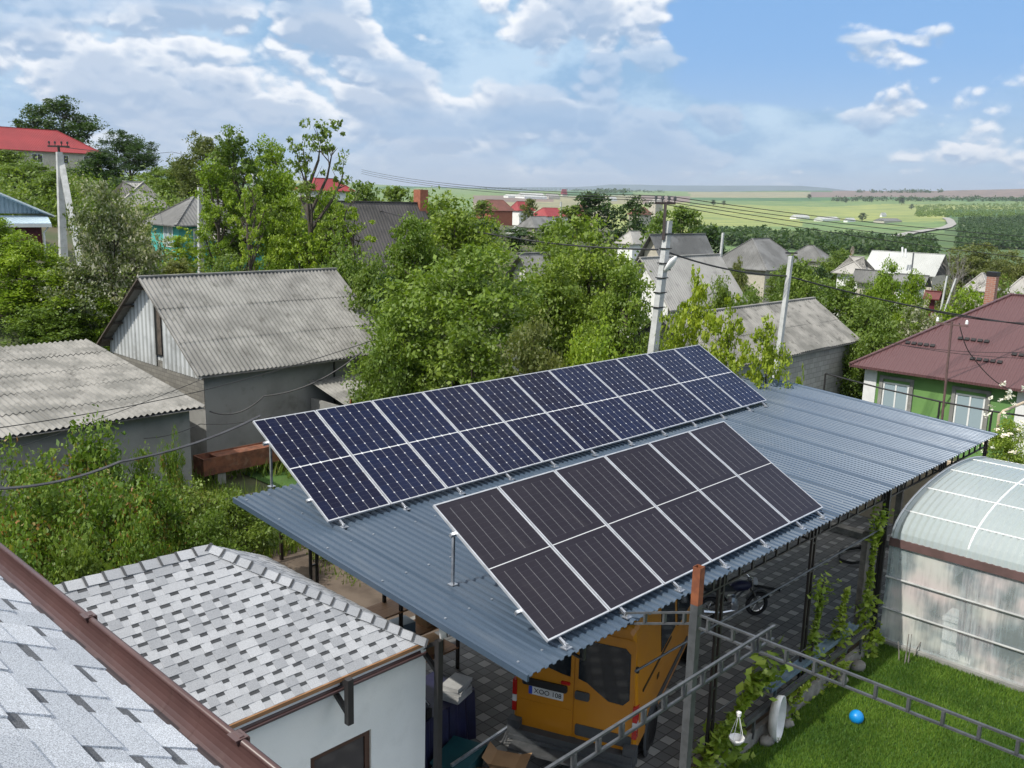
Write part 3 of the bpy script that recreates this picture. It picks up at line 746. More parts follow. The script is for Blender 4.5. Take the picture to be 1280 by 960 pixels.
da = (da - nn*da.dot(nn)).normalized(); db = (db - ne*db.dot(ne)).normalized()
ridge_caps(cap, C_-hd*.0, R_, da, db, .175, .125)
C2 = Vector((ax, yb, az_+.012))
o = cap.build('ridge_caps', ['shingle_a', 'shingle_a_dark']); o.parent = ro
loc(MB().bar((xl, ay-.012, az_-.02), (ax+.02, ay-.012, az_-.02), .03, .045).build('eave_board', 'wood', an), an)
loc(MB().bar((xl, ay+.02, az_-.07), (ax, ay+.02, az_-.07), .02, .05).build('fascia', 'white_paint', an), an)
mb = MB()   # brown half-round gutter
for k in range(8):
    t0, t1 = math.pi*k/8, math.pi*(k+1)/8; r_ = .055; cy, cz = ay-.005+.0, az_-.105
    q0 = (cy+r_*math.cos(t0), cz-r_*math.sin(t0)); q1 = (cy+r_*math.cos(t1), cz-r_*math.sin(t1))
    mb.quad((xl, *q0), (ax-.05, *q0), (ax-.05, *q1), (xl, *q1)); q0 = (cy+r_*.93*math.cos(t0), cz-r_*.93*math.sin(t0)); q1 = (cy+r_*.93*math.cos(t1), cz-r_*.93*math.sin(t1))
    mb.quad((xl, *q1), (ax-.05, *q1), (ax-.05, *q0), (xl, *q0))
mb.tube([(xl, ay-.06, az_-.103), (ax-.05, ay-.06, az_-.103)], .008, 6)
loc(mb.build('gutter', 'gutter_brown', an), an)
wy, wx = ay+.14, ax+.12
win = (5.14, 5.98, 1.0, 2.10)
mb = MB(); mb.box(xl+.1, win[0], wy, wy+.25, 0, az_-.1); mb.box(win[1], wx, wy, wy+.25, 0, az_-.1)
mb.box(win[0], win[1], wy, wy+.25, 0, win[2]); mb.box(win[0], win[1], wy, wy+.25, win[3], az_-.1)
mb.box(wx-.25, wx, wy+.25, yb-.2, 0, az_-.1); mb.box(xl+.1, xl+.35, wy+.25, yb-.2, 0, az_-.1); mb.box(xl+.35, wx-.25, yb-.45, yb-.2, 0, az_-.1)
loc(mb.build('wall', 'render_white', an), an)
mb = MB(); a, b_, c_, d_ = win
for (p0, p1, q0, q1) in ((a, b_, d_-.07, d_), (a, b_, c_, c_+.07), (a, a+.07, c_+.07, d_-.07), (b_-.07, b_, c_+.07, d_-.07)): mb.box(p0, p1, wy+.03, wy+.09, q0, q1)
wf = loc(mb.build('window', 'brown_window', an), an)
o = MB().box(a+.07, b_-.07, wy+.05, wy+.06, c_+.07, d_-.07).build('pane', 'panedark'); o.parent = wf
for xx in (5.48, 6.80):     # dark steel bracket posts hung at the eave
    mb = MB(); mb.bar((xx, ay-.12, az_-.52), (xx, ay-.12, az_+.02), .075); mb.bar((xx, ay-.09, az_-.40), (xx, wy, az_-.25), .05); mb.bar((xx, ay-.09, az_-.02), (xx, wy, az_-.17), .05)
    if xx > 6.5: mb.bar((xx, ay-.12, 0), (xx, ay-.12, az_-.52), .075)
    loc(mb.build('bracket', 'steel_dark', an), an)
fl_ = thing('floodlight', 'small white floodlight fixed at the corner of the annex roof', 'floodlight', (6.88, ay-.10, az_+.03))
mb = MB(); mb.hexa([(-.05, -.02, 0), (.02, -.05, 0), (.07, .03, .02), (0, .06, .02), (-.09, -.03, .15), (-.02, -.07, .15), (.03, .02, .17), (-.04, .05, .17)]); mb.build('housing', 'plastic_white', fl_)
MB().hexa([(.022, -.052, .012), (.03, -.06, .012), (.09, .03, .035), (.08, .04, .035), (-.015, -.08, .14), (-.007, -.09, .14), (.045, .012, .16), (.035, .02, .16)]).build('lens', 'darkglass', fl_)
MB().bar((0, .02, -.06), (-.01, .02, .05), .03).build('bracket', 'plastic_white', fl_)

# ---- the house the photo is taken from: roof edge and gutter in the lower left
oh = thing('house', 'house in the foreground with grey shingle roof and brown rain gutter', 'house', (0, 0, 0))
gx, gz = 1.30, 6.56; pit = rad(30.5); ex = gx-.150
vv2 = Vector((-math.cos(pit), 0, math.sin(pit))); nn2 = Vector((math.sin(pit), 0, math.cos(pit)))
base, tab, drk = MB(), MB(), MB(); y_lo, y_hi = .2, 7.0
shingle_face(base, (ex+.02, y_hi, gz+.012), (0, -1, 0), vv2, nn2, y_hi-y_lo, 10, .143, lambda t: (0.0, y_hi-y_lo), seed=21, tabw=(.17, .30), gapw=(.10, .2), thick=.007)
basic('gutter_seam', (.20, .12, .10), .5)
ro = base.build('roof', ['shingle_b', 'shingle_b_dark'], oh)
T_ = Vector((ex+.02, 0, gz+.012))+vv2*1.43
mb = MB(); mb.hexa([(-6, y_lo, 5.6), (ex-.35, y_lo, gz-.25), (ex-.35, y_hi-.3, gz-.25), (-6, y_hi-.3, 5.6), (T_.x-.02, y_lo, T_.z-.03), (ex-.1, y_lo, gz-.09), (ex-.1, y_hi-.3, gz-.09), (T_.x-.02, y_hi-.3, T_.z-.03)])
mb.build('roof_deck', 'wood', oh)
MB().box(-6, ex-.45, -3, y_hi-.7, 0, 6.2).build('wall', 'render_white', oh)
mb = MB(); r_ = .088
segs = 14
for (ya, yb_) in ((y_lo, y_hi),):
    for k in range(segs):
        t0, t1 = math.pi*k/segs, math.pi*(k+1)/segs
        for rr, fl2 in ((r_, 0), (r_*.95, 1)):
            q0 = (gx-r_+rr*math.cos(t0), gz-rr*math.sin(t0)); q1 = (gx-r_+rr*math.cos(t1), gz-rr*math.sin(t1))
            Q = [(q0[0], ya, q0[1]), (q0[0], yb_, q0[1]), (q1[0], yb_, q1[1]), (q1[0], ya, q1[1])]
            mb.poly(Q if fl2 else Q[::-1])
mb.tube([(gx+.006, y_lo, gz+.004), (gx+.006, y_hi, gz+.004)], .0125, 10)
gu = mb.build('gutter', 'gutter_brown', oh, smooth=True)
for yy in (2.39, 3.55):          # joint sleeves
    mb = MB()
    mb.tube([(gx+.006, yy-.02, gz+.004), (gx+.006, yy+.02, gz+.004)], .019, 10)
    mb.box(gx-.02, gx+.026, yy-.028, yy+.028, gz+.014, gz+.019); mb.box(gx+.022, gx+.028, yy-.03, yy+.03, gz-.045, gz+.016)
    o = mb.build('joint_sleeve', 'gutter_brown'); o.parent = gu
for yy in (2.62, 2.82):
    mb = MB()
    for k in range(segs):
        t0, t1 = math.pi*k/segs, math.pi*(k+1)/segs; q0 = (gx-r_+(r_*.94)*math.cos(t0), gz-(r_*.94)*math.sin(t0)); q1 = (gx-r_+(r_*.94)*math.cos(t1), gz-(r_*.94)*math.sin(t1))
        mb.quad((q0[0], yy, q0[1]), (q0[0], yy+.012, q0[1]), (q1[0], yy+.012, q1[1]), (q1[0], yy, q1[1]))
    o = mb.build('seam', 'gutter_brown'); o.parent = gu

# ------------------------------------------------------------------ pergola: steel post and ladder trusses
pg = thing('pergola_frame', 'unfinished steel pergola, ladder trusses around one square post with a rusty top', 'pergola', (8.63, 5.20, 0))
PX, PY = 8.63, 5.20
def P2(*a): return a
loc(MB().bar((PX, PY, 0), (PX, PY, 3.74), .10).build('post', 'steel_gray', pg), pg)
mb = MB()
for s_ in (-1, 1):
    mb.bar((PX+s_*.0475, PY, 3.742), (PX+s_*.0475, PY, 4.20), .005, .10, up=(0, 1, 0)); mb.bar((PX, PY+s_*.0475, 3.742), (PX, PY+s_*.0475, 4.20), .09, .005, up=(0, 1, 0))
loc(mb.build('rusty_top', 'rust', pg), pg)
def truss(a, b, mat, name, depth=.155, step=.34, w=.03):
    a = Vector(a); b = Vector(b); L = (b-a).length; d = (b-a)/L; mb = MB(); dn = Vector((0, 0, -depth))
    mb.bar(a, b, w, .022); mb.bar(a+dn, b+dn, w, .022)
    n = int(L/step)
    for i in range(n+1):
        q = a+d*(L*(i+.35)/(n+1)); mb.bar(q+Vector((0, 0, -.011)), q+dn+Vector((0, 0, .011)), .05, .028, up=d)
    return loc(mb.build(name, mat, pg), pg)
truss((PX, PY-.06, 3.62), (PX-.05, .6, 3.62), 'steel_gray', 'truss')
truss((PX+.36, 4.40, 3.64), (3.6, 4.40, 3.66), 'steel_gray', 'truss')
truss((PX, PY+.05, 3.62), (PX+.02, 6.9, 3.02), 'steel_gray', 'truss', depth=.14)
loc(MB().bar((3.7, 4.4, 0), (3.7, 4.4, 3.75), .1).build('post', 'steel_gray', pg), pg)
loc(MB().bar((PX-.05, .65, 0), (PX-.05, .65, 3.7), .1).build('post', 'steel_gray', pg), pg)

# ------------------------------------------------------------------ planting bed along the lawn
bd = MB(); bd.box(10.6, 16.7, 6.02, 6.10, 0, .30); bd.box(10.6, 16.7, 6.30, 6.36, 0, .24)
tag(bd.build('bed_kerb', 'stone'), 'low stone kerb between the lawn and the paved yard, under the grapevines', 'kerb')
tag(MB().box(10.62, 16.68, 6.102, 6.298, .02, .22).build('bed_soil', 'soil'), 'strip of dark soil in the kerbed bed under the vines', 'soil bed')
rr_ = random.Random(8)
for i, (xx, yy, s_) in enumerate(((15.55, 5.92, .13), (14.9, 5.93, .10), (12.9, 5.93, .09), (12.2, 5.92, .11))):
    mb = MB(); mb.lathe((xx, yy, 0.02), [(s_*.8, 0), (s_, s_*.5), (s_*.85, s_*.95), (s_*.4, s_*1.2), (0, s_*1.25)], 9)
    for k in range(len(mb.v)): q = mb.v[k]; f_ = 1+rr_.uniform(-.12, .12); mb.v[k] = (xx+(q[0]-xx)*f_*1.5, yy+(q[1]-yy)*f_, q[2]*f_)
    tag(mb.build('boulder', 'stone', smooth=True), ['pale boulder on the lawn edge beside the vine at the greenhouse end', 'small boulder just right of where the truss crosses the bed', 'small boulder half hidden by leaves near the white basin', 'grey boulder in the shade beneath the big nearest vine'][i], 'boulder', 'boulders along the lawn edge')
for i, (xa, xb, yy, zz, w_) in enumerate(((12.6, 15.9, 6.20, .66, .16), (11.6, 16.1, 6.02, .55, .07))):
    mb = MB(); mb.bar((xa, yy, zz), (xb, yy+.02, zz), w_, .05); mb.bar((xa, yy-w_/2, zz+.03), (xb, yy+.02-w_/2, zz+.03), .015, .05); mb.bar((xa, yy+w_/2, zz+.03), (xb, yy+.02+w_/2, zz+.03), .015, .05)
    for q in (xa+.3, xb-.3): mb.bar((q, yy, .2), (q, yy, zz-.02), .04)
    tag(mb.build('metal_channel', 'blue_gray' if i == 0 else 'steel_gray'), ['blue-grey metal channel lying along the bed beside the paving', 'thin grey metal channel along the lawn side of the bed'][i], 'channel')
# white oval basin leaning on the bed and the small hanging basket
ba = thing('basin', 'white oval plastic basin standing on edge against the bed under the vine', 'basin', (12.35, 5.93, .42), rz=rad(10))
mb = MB(); n_ = 24
pr = [(0, .0), (.20, .0), (.27, .04), (.30, .10), (.315, .10), (.30, .03), (.22, -.02), (0, -.02)]
mb.lathe((0, 0, 0), pr, n_, 'y'); mb.v = [(v_[0]*.72, -v_[1]*1.3, v_[2]*1.25) for v_ in mb.v]
mb.build('shell', 'plastic_white', ba, smooth=True)
hb = thing('hanging_basket', 'small white wire basket hanging at the near end of the grapevine', 'basket', (10.95, 5.78, .72))
mb = MB(); mb.lathe((0, 0, 0), [(0, -.07), (.07, -.06), (.11, 0), (.115, .03), (.105, .03), (.1, 0), (.0, -.05)], 14)
mb.build('bowl', 'plastic_white', hb, smooth=True)
mb = MB()
for k in range(4):
    t = k*math.pi/2; mb.tube([(.11*math.cos(t), .11*math.sin(t), .03), (.02*math.cos(t), .02*math.sin(t), .34), (0, 0, .42)], .005, 4)
mb.lathe((0, 0, .40), [(0, -.05), (.035, -.03), (.04, .03), (0, .05)], 8); mb.build('wires', 'plastic_white', hb)
bt = MB(); bt.lathe((13.81, 5.2, .125), [(.115*math.sin(math.pi*k/14), -.115*math.cos(math.pi*k/14)) for k in range(15)], 24)
tag(bt.build('ball', 'ball_blue', smooth=True), 'blue rubber ball lying on the lawn', 'ball')
for i, (px, py, h_, lean) in enumerate(((1124, 826, .42, (-.05, .04)), (1131, 830, .62, (.02, .0)), (1135, 830, .55, (.16, .05)), (1141, 822, .34, (.25, -.05)))):
    p = onZ(px, py, .03); mb = MB(); mb.tube([(p[0], p[1], 0), (p[0]+lean[0]*.4, p[1]+lean[1]*.4, h_*.5), (p[0]+lean[0], p[1]+lean[1], h_)], [.014, .012, .008], 6)
    tag(mb.build('garden_stake', 'bark_pale'), ['leftmost short crooked stick standing in the lawn by the greenhouse', 'tallest pale upright stick standing in the lawn by the greenhouse', 'stick leaning right beside the tallest pale stick in the lawn', 'rightmost short stick bent towards the greenhouse wall'][i], 'stick', 'sticks stuck in the lawn')

# ------------------------------------------------------------------ greenhouse
gh = thing('greenhouse', 'greenhouse with ribbed translucent vaulted roof over film walls', 'greenhouse', (16.95, 6.1, 0))
m, gg, b = newmat('film'); v = gg.obj(); s3 = gg.sep(v)
st = gg.noise(gg.vm('MULTIPLY', v, (1, 7, .7)), 2.2, 6, .65); wv = gg.noise(v, 1.1, 3)
alpha = gg.m('ADD', .30, gg.m('MULTIPLY', gg.ss(gg.m('ADD', gg.m('MULTIPLY', st, .35), gg.m('MULTIPLY', wv, .75)), .42, .68), .45))
gg.put(b.inputs['Base Color'], gg.mix(gg.ss(wv, .38, .62), (.50, .60, .62), gg.mix(gg.ss(gg.noise(v, .7, 2), .4, .6), (.76, .66, .64), (.70, .72, .66)))); b.inputs['Roughness'].default_value = .25
gg.put(b.inputs['Alpha'], alpha); gg.l.new(gg.bump(gg.noise(gg.vm('MULTIPLY', v, (1, 5, .6)), 2.5, 4), .4, .03), b.inputs['Normal'])
m, gg, b = newmat('polycarb'); v = gg.obj()
tr = gg.node('ShaderNodeBsdfTranslucent'); gg.put(tr.inputs['Color'], (.62, .72, .68))
gg.put(b.inputs['Base Color'], gg.mix(gg.noise(v, .8, 3), (.46, .53, .52), (.55, .60, .60))); b.inputs['Roughness'].default_value = .22
mx = gg.node('ShaderNodeMixShader'); mx.inputs[0].default_value = .22; gg.l.new(b.outputs[0], mx.inputs[1]); gg.l.new(tr.outputs[0], mx.inputs[2])
tp = gg.node('ShaderNodeBsdfTransparent'); gg.put(tp.inputs['Color'], (.8, .92, .88)); mx2 = gg.node('ShaderNodeMixShader'); mx2.inputs[0].default_value = .16
gg.l.new(mx.outputs[0], mx2.inputs[1]); gg.l.new(tp.outputs[0], mx2.inputs[2]); gg.l.new(mx2.outputs[0], gg.n['Material Output'].inputs['Surface'])
basic('plate_brown', (.13, .075, .07), .7, col2=(.10, .06, .055))
GX, GZ, GA, GB = 16.95, 2.16, 3.05, .80; GY0, GY1 = -3.0, 6.12
def arch(t): return (GX+GA-GA*math.cos(t), GZ+GB*math.sin(t))
mb = MB(); N_ = 22; pitch = .12; ny = int((GY1-GY0)/pitch*2)
T0 = .0
for k in range(N_):
    (xa, za), (xb, zb) = arch(math.pi*k/N_), arch(math.pi*(k+1)/N_)
    na_ = Vector((-math.cos(math.pi*k/N_)*GB, 0, math.sin(math.pi*k/N_)*GA)).normalized(); nb_ = Vector((-math.cos(math.pi*(k+1)/N_)*GB, 0, math.sin(math.pi*(k+1)/N_)*GA)).normalized()
    for j in range(ny):
        a, b2 = GY0+(GY1-GY0)*j/ny, GY0+(GY1-GY0)*(j+1)/ny; h0 = .034*(j % 2); h1 = .034*((j+1) % 2)
        A = Vector((xa, a, za))+na_*h0; B = Vector((xa, b2, za))+na_*h1; C2_ = Vector((xb, b2, zb))+nb_*h1; D2_ = Vector((xb, a, zb))+nb_*h0
        mb.quad(A, D2_, C2_, B)
loc(mb.build('vault_sheet', 'polycarb', gh), gh)
for yy in (6.1, 4.75, 3.4, 2.05, .7, -.65, -2.0, -3.0):
    loc(MB().tube([(arch(math.pi*k/20)[0], yy, arch(math.pi*k/20)[1]+.03) for k in range(21)], .020, 6).build('arch_rib', 'white_paint', gh), gh)
for t in (.55, 1.0, 1.45, 1.9, 2.4):
    x_, z_ = arch(t); loc(MB().tube([(x_, GY0, z_+.024), (x_, GY1, z_+.024)], .013, 5).build('purlin', 'white_paint', gh), gh)
loc(MB().box(GX-.05, GX+.05, GY0, GY1, GZ-.15, GZ+.005).build('wall_plate', 'plate_brown', gh), gh)
loc(MB().quad((GX-.004, GY0, .12), (GX-.004, GY1, .12), (GX-.004, GY1, GZ-.15), (GX-.004, GY0, GZ-.15)).build('film_wall', 'film', gh), gh)
loc(MB().quad((GX, GY1-.01, .12), (GX+2*GA, GY1-.01, .12), (GX+2*GA, GY1-.01, GZ), (GX, GY1-.01, GZ)).build('film_wall', 'film', gh), gh)
loc(MB().quad((GX+2*GA, GY0, .12), (GX+2*GA, GY1, .12), (GX+2*GA, GY1, GZ), (GX+2*GA, GY0, GZ)).build('film_wall', 'film', gh), gh)
for zz in (.75, 1.38): loc(MB().tube([(GX-.03, GY0, zz), (GX-.03, GY1, zz)], .022, 6).build('wall_rail', 'pole_concrete', gh), gh)
for yy in (6.1, 4.1, 2.1, .1, -1.9): loc(MB().box(GX+.02, GX+.06, yy-.02, yy+.02, 0, GZ-.15).build('wall_stud', 'steel_gray', gh), gh)
loc(MB().box(GX-.09, GX+.09, GY0, GY1, 0, .12).build('plinth', 'concrete', gh), gh)
mb = MB(); mb.bar((GX-.14, 6.18, 0), (GX-.14, 6.18, 3.1), .06); tag(mb.build('corner_post', 'steel_dark'), 'black steel post at the corner of the greenhouse under the carport eave', 'post')
mb = MB(); mb.bar((GX-.30, 6.45, .0), (GX-.30, 6.45, 2.25), .11, .16); tag(mb.build('timber_post', 'bark_pale'), 'weathered pale timber board standing by the greenhouse corner', 'board')
mb = MB()
for i in range(60):
    y0_ = 4.35+i*.02; y1_ = y0_+.02; f0, f1 = .05*math.sin(i*1.3), .05*math.sin((i+1)*1.3)
    mb.quad((GX+.22+f0, y0_*.55+1.75, .25), (GX+.22+f1, y1_*.55+1.75, .25), (GX+.14+f1, y1_*.55+1.78, 1.95), (GX+.14+f0, y0_*.55+1.78, 1.95))
tag(mb.build('curtain', 'curtain', smooth=True), 'pinkish curtain hanging behind the greenhouse film', 'curtain')
mb = MB(); mb.box(17.3, 17.8, 4.55, 5.1, 0, .72); mb.box(17.27, 17.83, 4.52, 5.13, .72, .78)
tag(mb.build('cabinet', 'white_paint'), 'small white cabinet behind the greenhouse film', 'cabinet')
mb = MB(); mb.box(17.4, 18.1, 1.7, 3.3, .6, .66)
for q in ((17.45, 1.8), (18.0, 1.8), (17.45, 3.2), (18.0, 3.2)): mb.bar((*q, 0), (*q, .6), .05)
tag(mb.build('bench', 'white_paint'), 'pale bench table behind the greenhouse film', 'table')
struct(MB().quad((GX+.1, GY0, .01), (GX+2*GA, GY0, .01), (GX+2*GA, GY1, .01), (GX+.1, GY1, .01)).build('greenhouse_floor', 'soil'))

# ------------------------------------------------------------------ yellow-orange van, backed in under the carport
vz = rad(23.5)
vz = rad(21.5); van = thing('van', 'orange panel van parked under the carport with its rear doors to the camera', 'van', (0, 0, 0), vz)
# local: x forward from the rear face, y to its left, z up
van.location = (9.55, 7.68, 0)
LV, HW, HT = 5.0, .95, 2.42
def section(x, hw, top, bot, tuck=.10, r=.16):
    pts = [(-hw+.05, bot), (hw-.05, bot), (hw, bot+.12), (hw, bot+.62), (hw, 1.18)]
    pts += [(hw-tuck*.35, 1.62), (hw-tuck*.75, top-r*1.35)]
    for k in range(1, 4): a_ = k*math.pi/8; pts.append((hw-tuck-r*(1-math.cos(a_))*1.2+.02, top-r+r*math.sin(a_)))
    pts.append((hw-tuck-r*1.7, top)); pts.append((0, top+.025))
    left = [(-y, z) for y, z in reversed(pts[2:-1])]
    return [(x, y, z) for y, z in pts+left]
secs = [section(0, HW-.03, HT-.05, .42), section(.05, HW, HT, .40), section(1.2, HW, HT+.02, .38), section(3.0, HW, HT+.02, .38), section(3.35, HW, HT-.04, .38), section(3.75, HW-.01, 1.98, .38, .16), section(4.15, HW-.03, 1.45, .38, .1, .1), section(4.75, HW-.10, 1.12, .36, .06, .08), section(LV, HW-.22, .86, .36, .05, .06)]
mb = MB(); n_ = len(secs[0])
for i in range(len(secs)-1):
    for k in range(n_): k2 = (k+1) % n_; mb.quad(secs[i][k], secs[i+1][k], secs[i+1][k2], secs[i][k2])
mb.poly([p for p in secs[0]]); mb.poly(list(reversed(secs[-1])))
bo = mb.build('body', 'orange', van)
def rrect(y0, y1, z0, z1, r, n=5, cut=None):
    out = []
    for cx, cz, a0 in ((y1-r, z0+r, -90), (y1-r, z1-r, 0), (y0+r, z1-r, 90), (y0+r, z0+r, 180)):
        for k in range(n+1): a_ = rad(a0+90*k/n); out.append((cx+r*math.cos(a_), cz+r*math.sin(a_)))
    return out
def plate_rear(pts, x, th, name, mat, parent, sk=lambda y, z: (y, z)):
    mb = MB(); q = [sk(y, z) for y, z in pts]; mb.poly([(x-th, y, z) for y, z in q][::-1]); n = len(q)
    for k in range(n): (ya, za), (yb2, zb2) = q[k], q[(k+1) % n]; mb.quad((x, ya, za), (x, yb2, zb2), (x-th, yb2, zb2), (x-th, ya, za))
    return mb.build(name, mat, parent)
# two rear doors (left one narrower as seen, with number plate)
dl = plate_rear(rrect(.0075, .89, .50, 2.22, .07), 0, .014, 'rear_door', 'orange', van)
dr = plate_rear(rrect(-.89, -.0075, .50, 2.22, .07), 0, .014, 'rear_door', 'orange', van)
plate_rear([(-.83, 1.30), (-.74, 1.20), (-.52, 1.21), (-.33, 1.33), (-.20, 1.42), (-.06, 1.46), (-.06, 2.08), (-.74, 2.08), (-.82, 2.0)], -.014, .006, 'window', 'darkglass', dr)
plate_rear([(.06, 1.46), (.20, 1.48), (.55, 1.56), (.80, 1.66), (.80, 2.0), (.74, 2.08), (.06, 2.08)], -.014, .006, 'window', 'darkglass', dl)
plate_rear(rrect(.10, .80, 1.19, 1.30, .03), -.014, .035, 'plate_recess', 'black', dl)
plate_rear(rrect(.16, .70, 1.045, 1.175, .01), -.014, .012, 'number_plate', 'plate_white', dl)
plate_rear(rrect(.645, .70, 1.047, 1.173, .008), -.026, .002, 'country_band', 'plate_blue', dl)
mt = Matrix(((0, 0, -1, -.029), (-1, 0, 0, .40), (0, 1, 0, 1.11), (0, 0, 0, 1)))
text_mesh('XOO 108', .105, 'black', 'plate_text', dl, mt)
plate_rear(rrect(-.24, -.02, 1.14, 1.27, .03), -.014, .03, 'handle', 'grey_plastic', dr)
plate_rear(rrect(.06, .20, 1.32, 1.37, .015), -.014, .02, 'brake_lamp', 'red_lens', dl)
plate_rear(rrect(-.885, -.04, .56, .74, .03), -.014, .015, 'lower_guard', 'grey_plastic', dr)
plate_rear(rrect(.04, .885, .90, .93, .01), -.014, .008, 'pressed_line', 'orange', dl)
for zz in (.80, 1.75): plate_rear(rrect(-.945, -.895, zz, zz+.09, .015), 0, .03, 'hinge', 'black', dr); plate_rear(rrect(.895, .945, zz, zz+.09, .015), 0, .03, 'hinge', 'black', dl)
mb = MB(); mb.box(-.16, .02, -.94, .94, .40, .50); mb.box(-.19, -.02, -.95, .95, .34, .40); mb.box(-.14, .01, -.985, -.80, .34, .62); mb.box(-.14, .01, .80, .985, .34, .62); mb.build('bumper', 'grey_plastic', van)
mb = MB(); mb.box(-.42, -.12, -.86, .86, .30, .335); mb.bar((-.2, -.5, .3), (.3, -.5, .36), .05); mb.bar((-.2, .5, .3), (.3, .5, .36), .05); mb.build('rear_step', 'steel_gray', van)
for s_ in (-1, 1):
    y0_, y1_ = (.893, .945) if s_ > 0 else (-.945, -.893)
    mb = MB(); mb.box(-.035, .09, min(y0_, y1_)-(.012 if s_ < 0 else 0), max(y0_, y1_)+(.012 if s_ > 0 else 0), .98, 1.22); tl = mb.build('tail_light', 'red_lens', van)
    mb = MB(); mb.box(-.034, .085, min(y0_, y1_)-(.011 if s_ < 0 else 0), max(y0_, y1_)+(.011 if s_ > 0 else 0), .87, .978); mb.build('reverse_lens', 'clear_lens', tl)
    mb = MB(); mb.box(-.035, .085, min(y0_, y1_)-(.012 if s_ < 0 else 0), max(y0_, y1_)+(.012 if s_ > 0 else 0), .72, .868); mb.build('lower_lens', 'red_lens', tl)
    # side: seams, rail, rub strip, windows
    ys_ = s_*HW
    def side(x0, x1, z0, z1, th, name, mat, par=van, top=None):
        mb = MB(); yo = s_*th
        q = [(x0, z0), (x1, z0), (x1, z1), (x0, z1)] if top is None else top
        base_ = [(a_, ys_*(1-.10*max(0, c_-1.18)/1.2), c_) for a_, c_ in q]; out = [(a_, b_3+yo, c_) for a_, b_3, c_ in base_]
        mb.poly(out if s_ < 0 else out[::-1]); k_ = len(q)
        for i in range(k_): mb.quad(base_[i], base_[(i+1) % k_], out[(i+1) % k_], out[i])
        return mb.build(name, mat, par)
    side(.55, 3.5, .62, .72, .02, 'rub_strip', 'grey_plastic')
    side(.30, 2.15, 1.30, 1.335, .012, 'door_rail', 'black')
    side(1.35, 1.365, .45, 2.2, .004, 'door_seam', 'black'); side(2.50, 2.515, .45, 2.2, .004, 'door_seam', 'black')
    side(0, 0, 0, 0, .012, 'window', 'darkglass', top=[(1.45, 1.38), (2.42, 1.38), (2.42, 2.05), (1.50, 2.05)])
    side(0, 0, 0, 0, .012, 'window', 'darkglass', top=[(2.62, 1.30), (3.75, 1.25), (3.50, 1.70), (3.22, 2.02), (2.62, 2.05)])
    if s_ < 0: side(0, 0, 0, 0, .010, 'door_handle', 'black', top=[(1.18, 1.05), (1.30, 1.05), (1.30, 1.12), (1.18, 1.12)])
    for wx_ in (.95, 4.1):
        yw = s_*(HW-.09)
        mb = MB(); mb.lathe((wx_, yw, .34), [(.20, -.10), (.31, -.10), (.34, -.06), (.34, .06), (.31, .10), (.20, .10)], 24, 'y'); wh = mb.build('wheel', 'rubber', van, smooth=False)
        mb = MB(); mb.lathe((wx_, yw, .34), [(0, s_*.05), (.10, s_*.055), (.18, s_*.03), (.205, s_*.09), (.205, -s_*.09)], 18, 'y'); mb.build('rim', 'galv', wh)
        mb = MB(); mb.lathe((wx_, s_*(HW+.002), .36), [(.36, -.02), (.44, -.01), (.44, .006), (.36, .008)], 24, 'y'); mb.v = [v_ for v_ in mb.v]; mb.build('wheel_arch', 'grey_plastic', van)
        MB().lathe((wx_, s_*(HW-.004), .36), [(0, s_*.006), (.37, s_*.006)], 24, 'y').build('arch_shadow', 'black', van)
mb = MB(); mb.quad((3.42, -.78, 2.30), (3.42, .78, 2.30), (4.12, .86, 1.50), (4.12, -.86, 1.50)); mb.v = [(x+.03, y, z+.03) for x, y, z in mb.v]; mb.build('windscreen', 'darkglass', van)

# ------------------------------------------------------------------ things standing under the carport
def boxm(w, d, h, mat, name, label, cat, P_, rz=0, flaps=False, group=None):
    t = thing(name, label, cat, P_, rz, group); MB().box(-w/2, w/2, -d/2, d/2, 0, h).build('carton', mat, t)
    if flaps:
        mb = MB()
        mb.quad((-w/2, -d/2, h), (w/2, -d/2, h), (w/2, -d/2-.16, h+.06), (-w/2, -d/2-.16, h+.06)); mb.quad((-w/2, d/2, h), (w/2, d/2, h), (w/2, d/2+.12, h+.12), (-w/2, d/2+.12, h+.12)); mb.quad((-w/2, -d/2, h), (-w/2, d/2, h), (-w/2-.1, d/2, h+.11), (-w/2-.1, -d/2, h+.11))
        mb.build('flap', mat, t)
    return t
p = onZ(632, 952, .3); boxm(.42, .36, .32, 'cardboard', 'cardboard_box', 'brown cardboard box with open flaps on the paving at the bottom edge', 'box', (p[0], p[1], 0), .5, True)
p = onZ(614, 962, .2); boxm(.3, .3, .2, 'cardboard', 'cardboard_box', 'lower brown cardboard box left of the open-flapped one', 'box', (p[0]-.15, p[1], 0), .8)
p = onZ(574, 945, .35)
t = thing('plastic_crate', 'dark teal plastic crate on the paving beside the annex wall', 'crate', (p[0], p[1], 0), .35); mb = MB(); mb.hexa([(-.3, -.22, 0), (.3, -.22, 0), (.3, .22, 0), (-.3, .22, 0), (-.35, -.26, .36), (.35, -.26, .36), (.35, .26, .36), (-.35, .26, .36)]); mb.build('tub', 'teal_box', t); MB().box(-.37, .37, -.28, .28, .362, .39).build('lid', 'teal_box', t)
wb = thing('workbench', 'workbench draped in dark blue tarpaulin, piled with tools, beside the annex', 'workbench', (8.35, 9.45, 0), rad(8))
mb = MB(); mb.box(-.9, .55, -.35, .45, .82, .87); [mb.bar((x_, y_, 0), (x_, y_, .82), .06) for x_ in (-.85, .5) for y_ in (-.3, .4)]; mb.build('bench_top', 'steel_dark', wb)
mb = MB(); k_ = 26
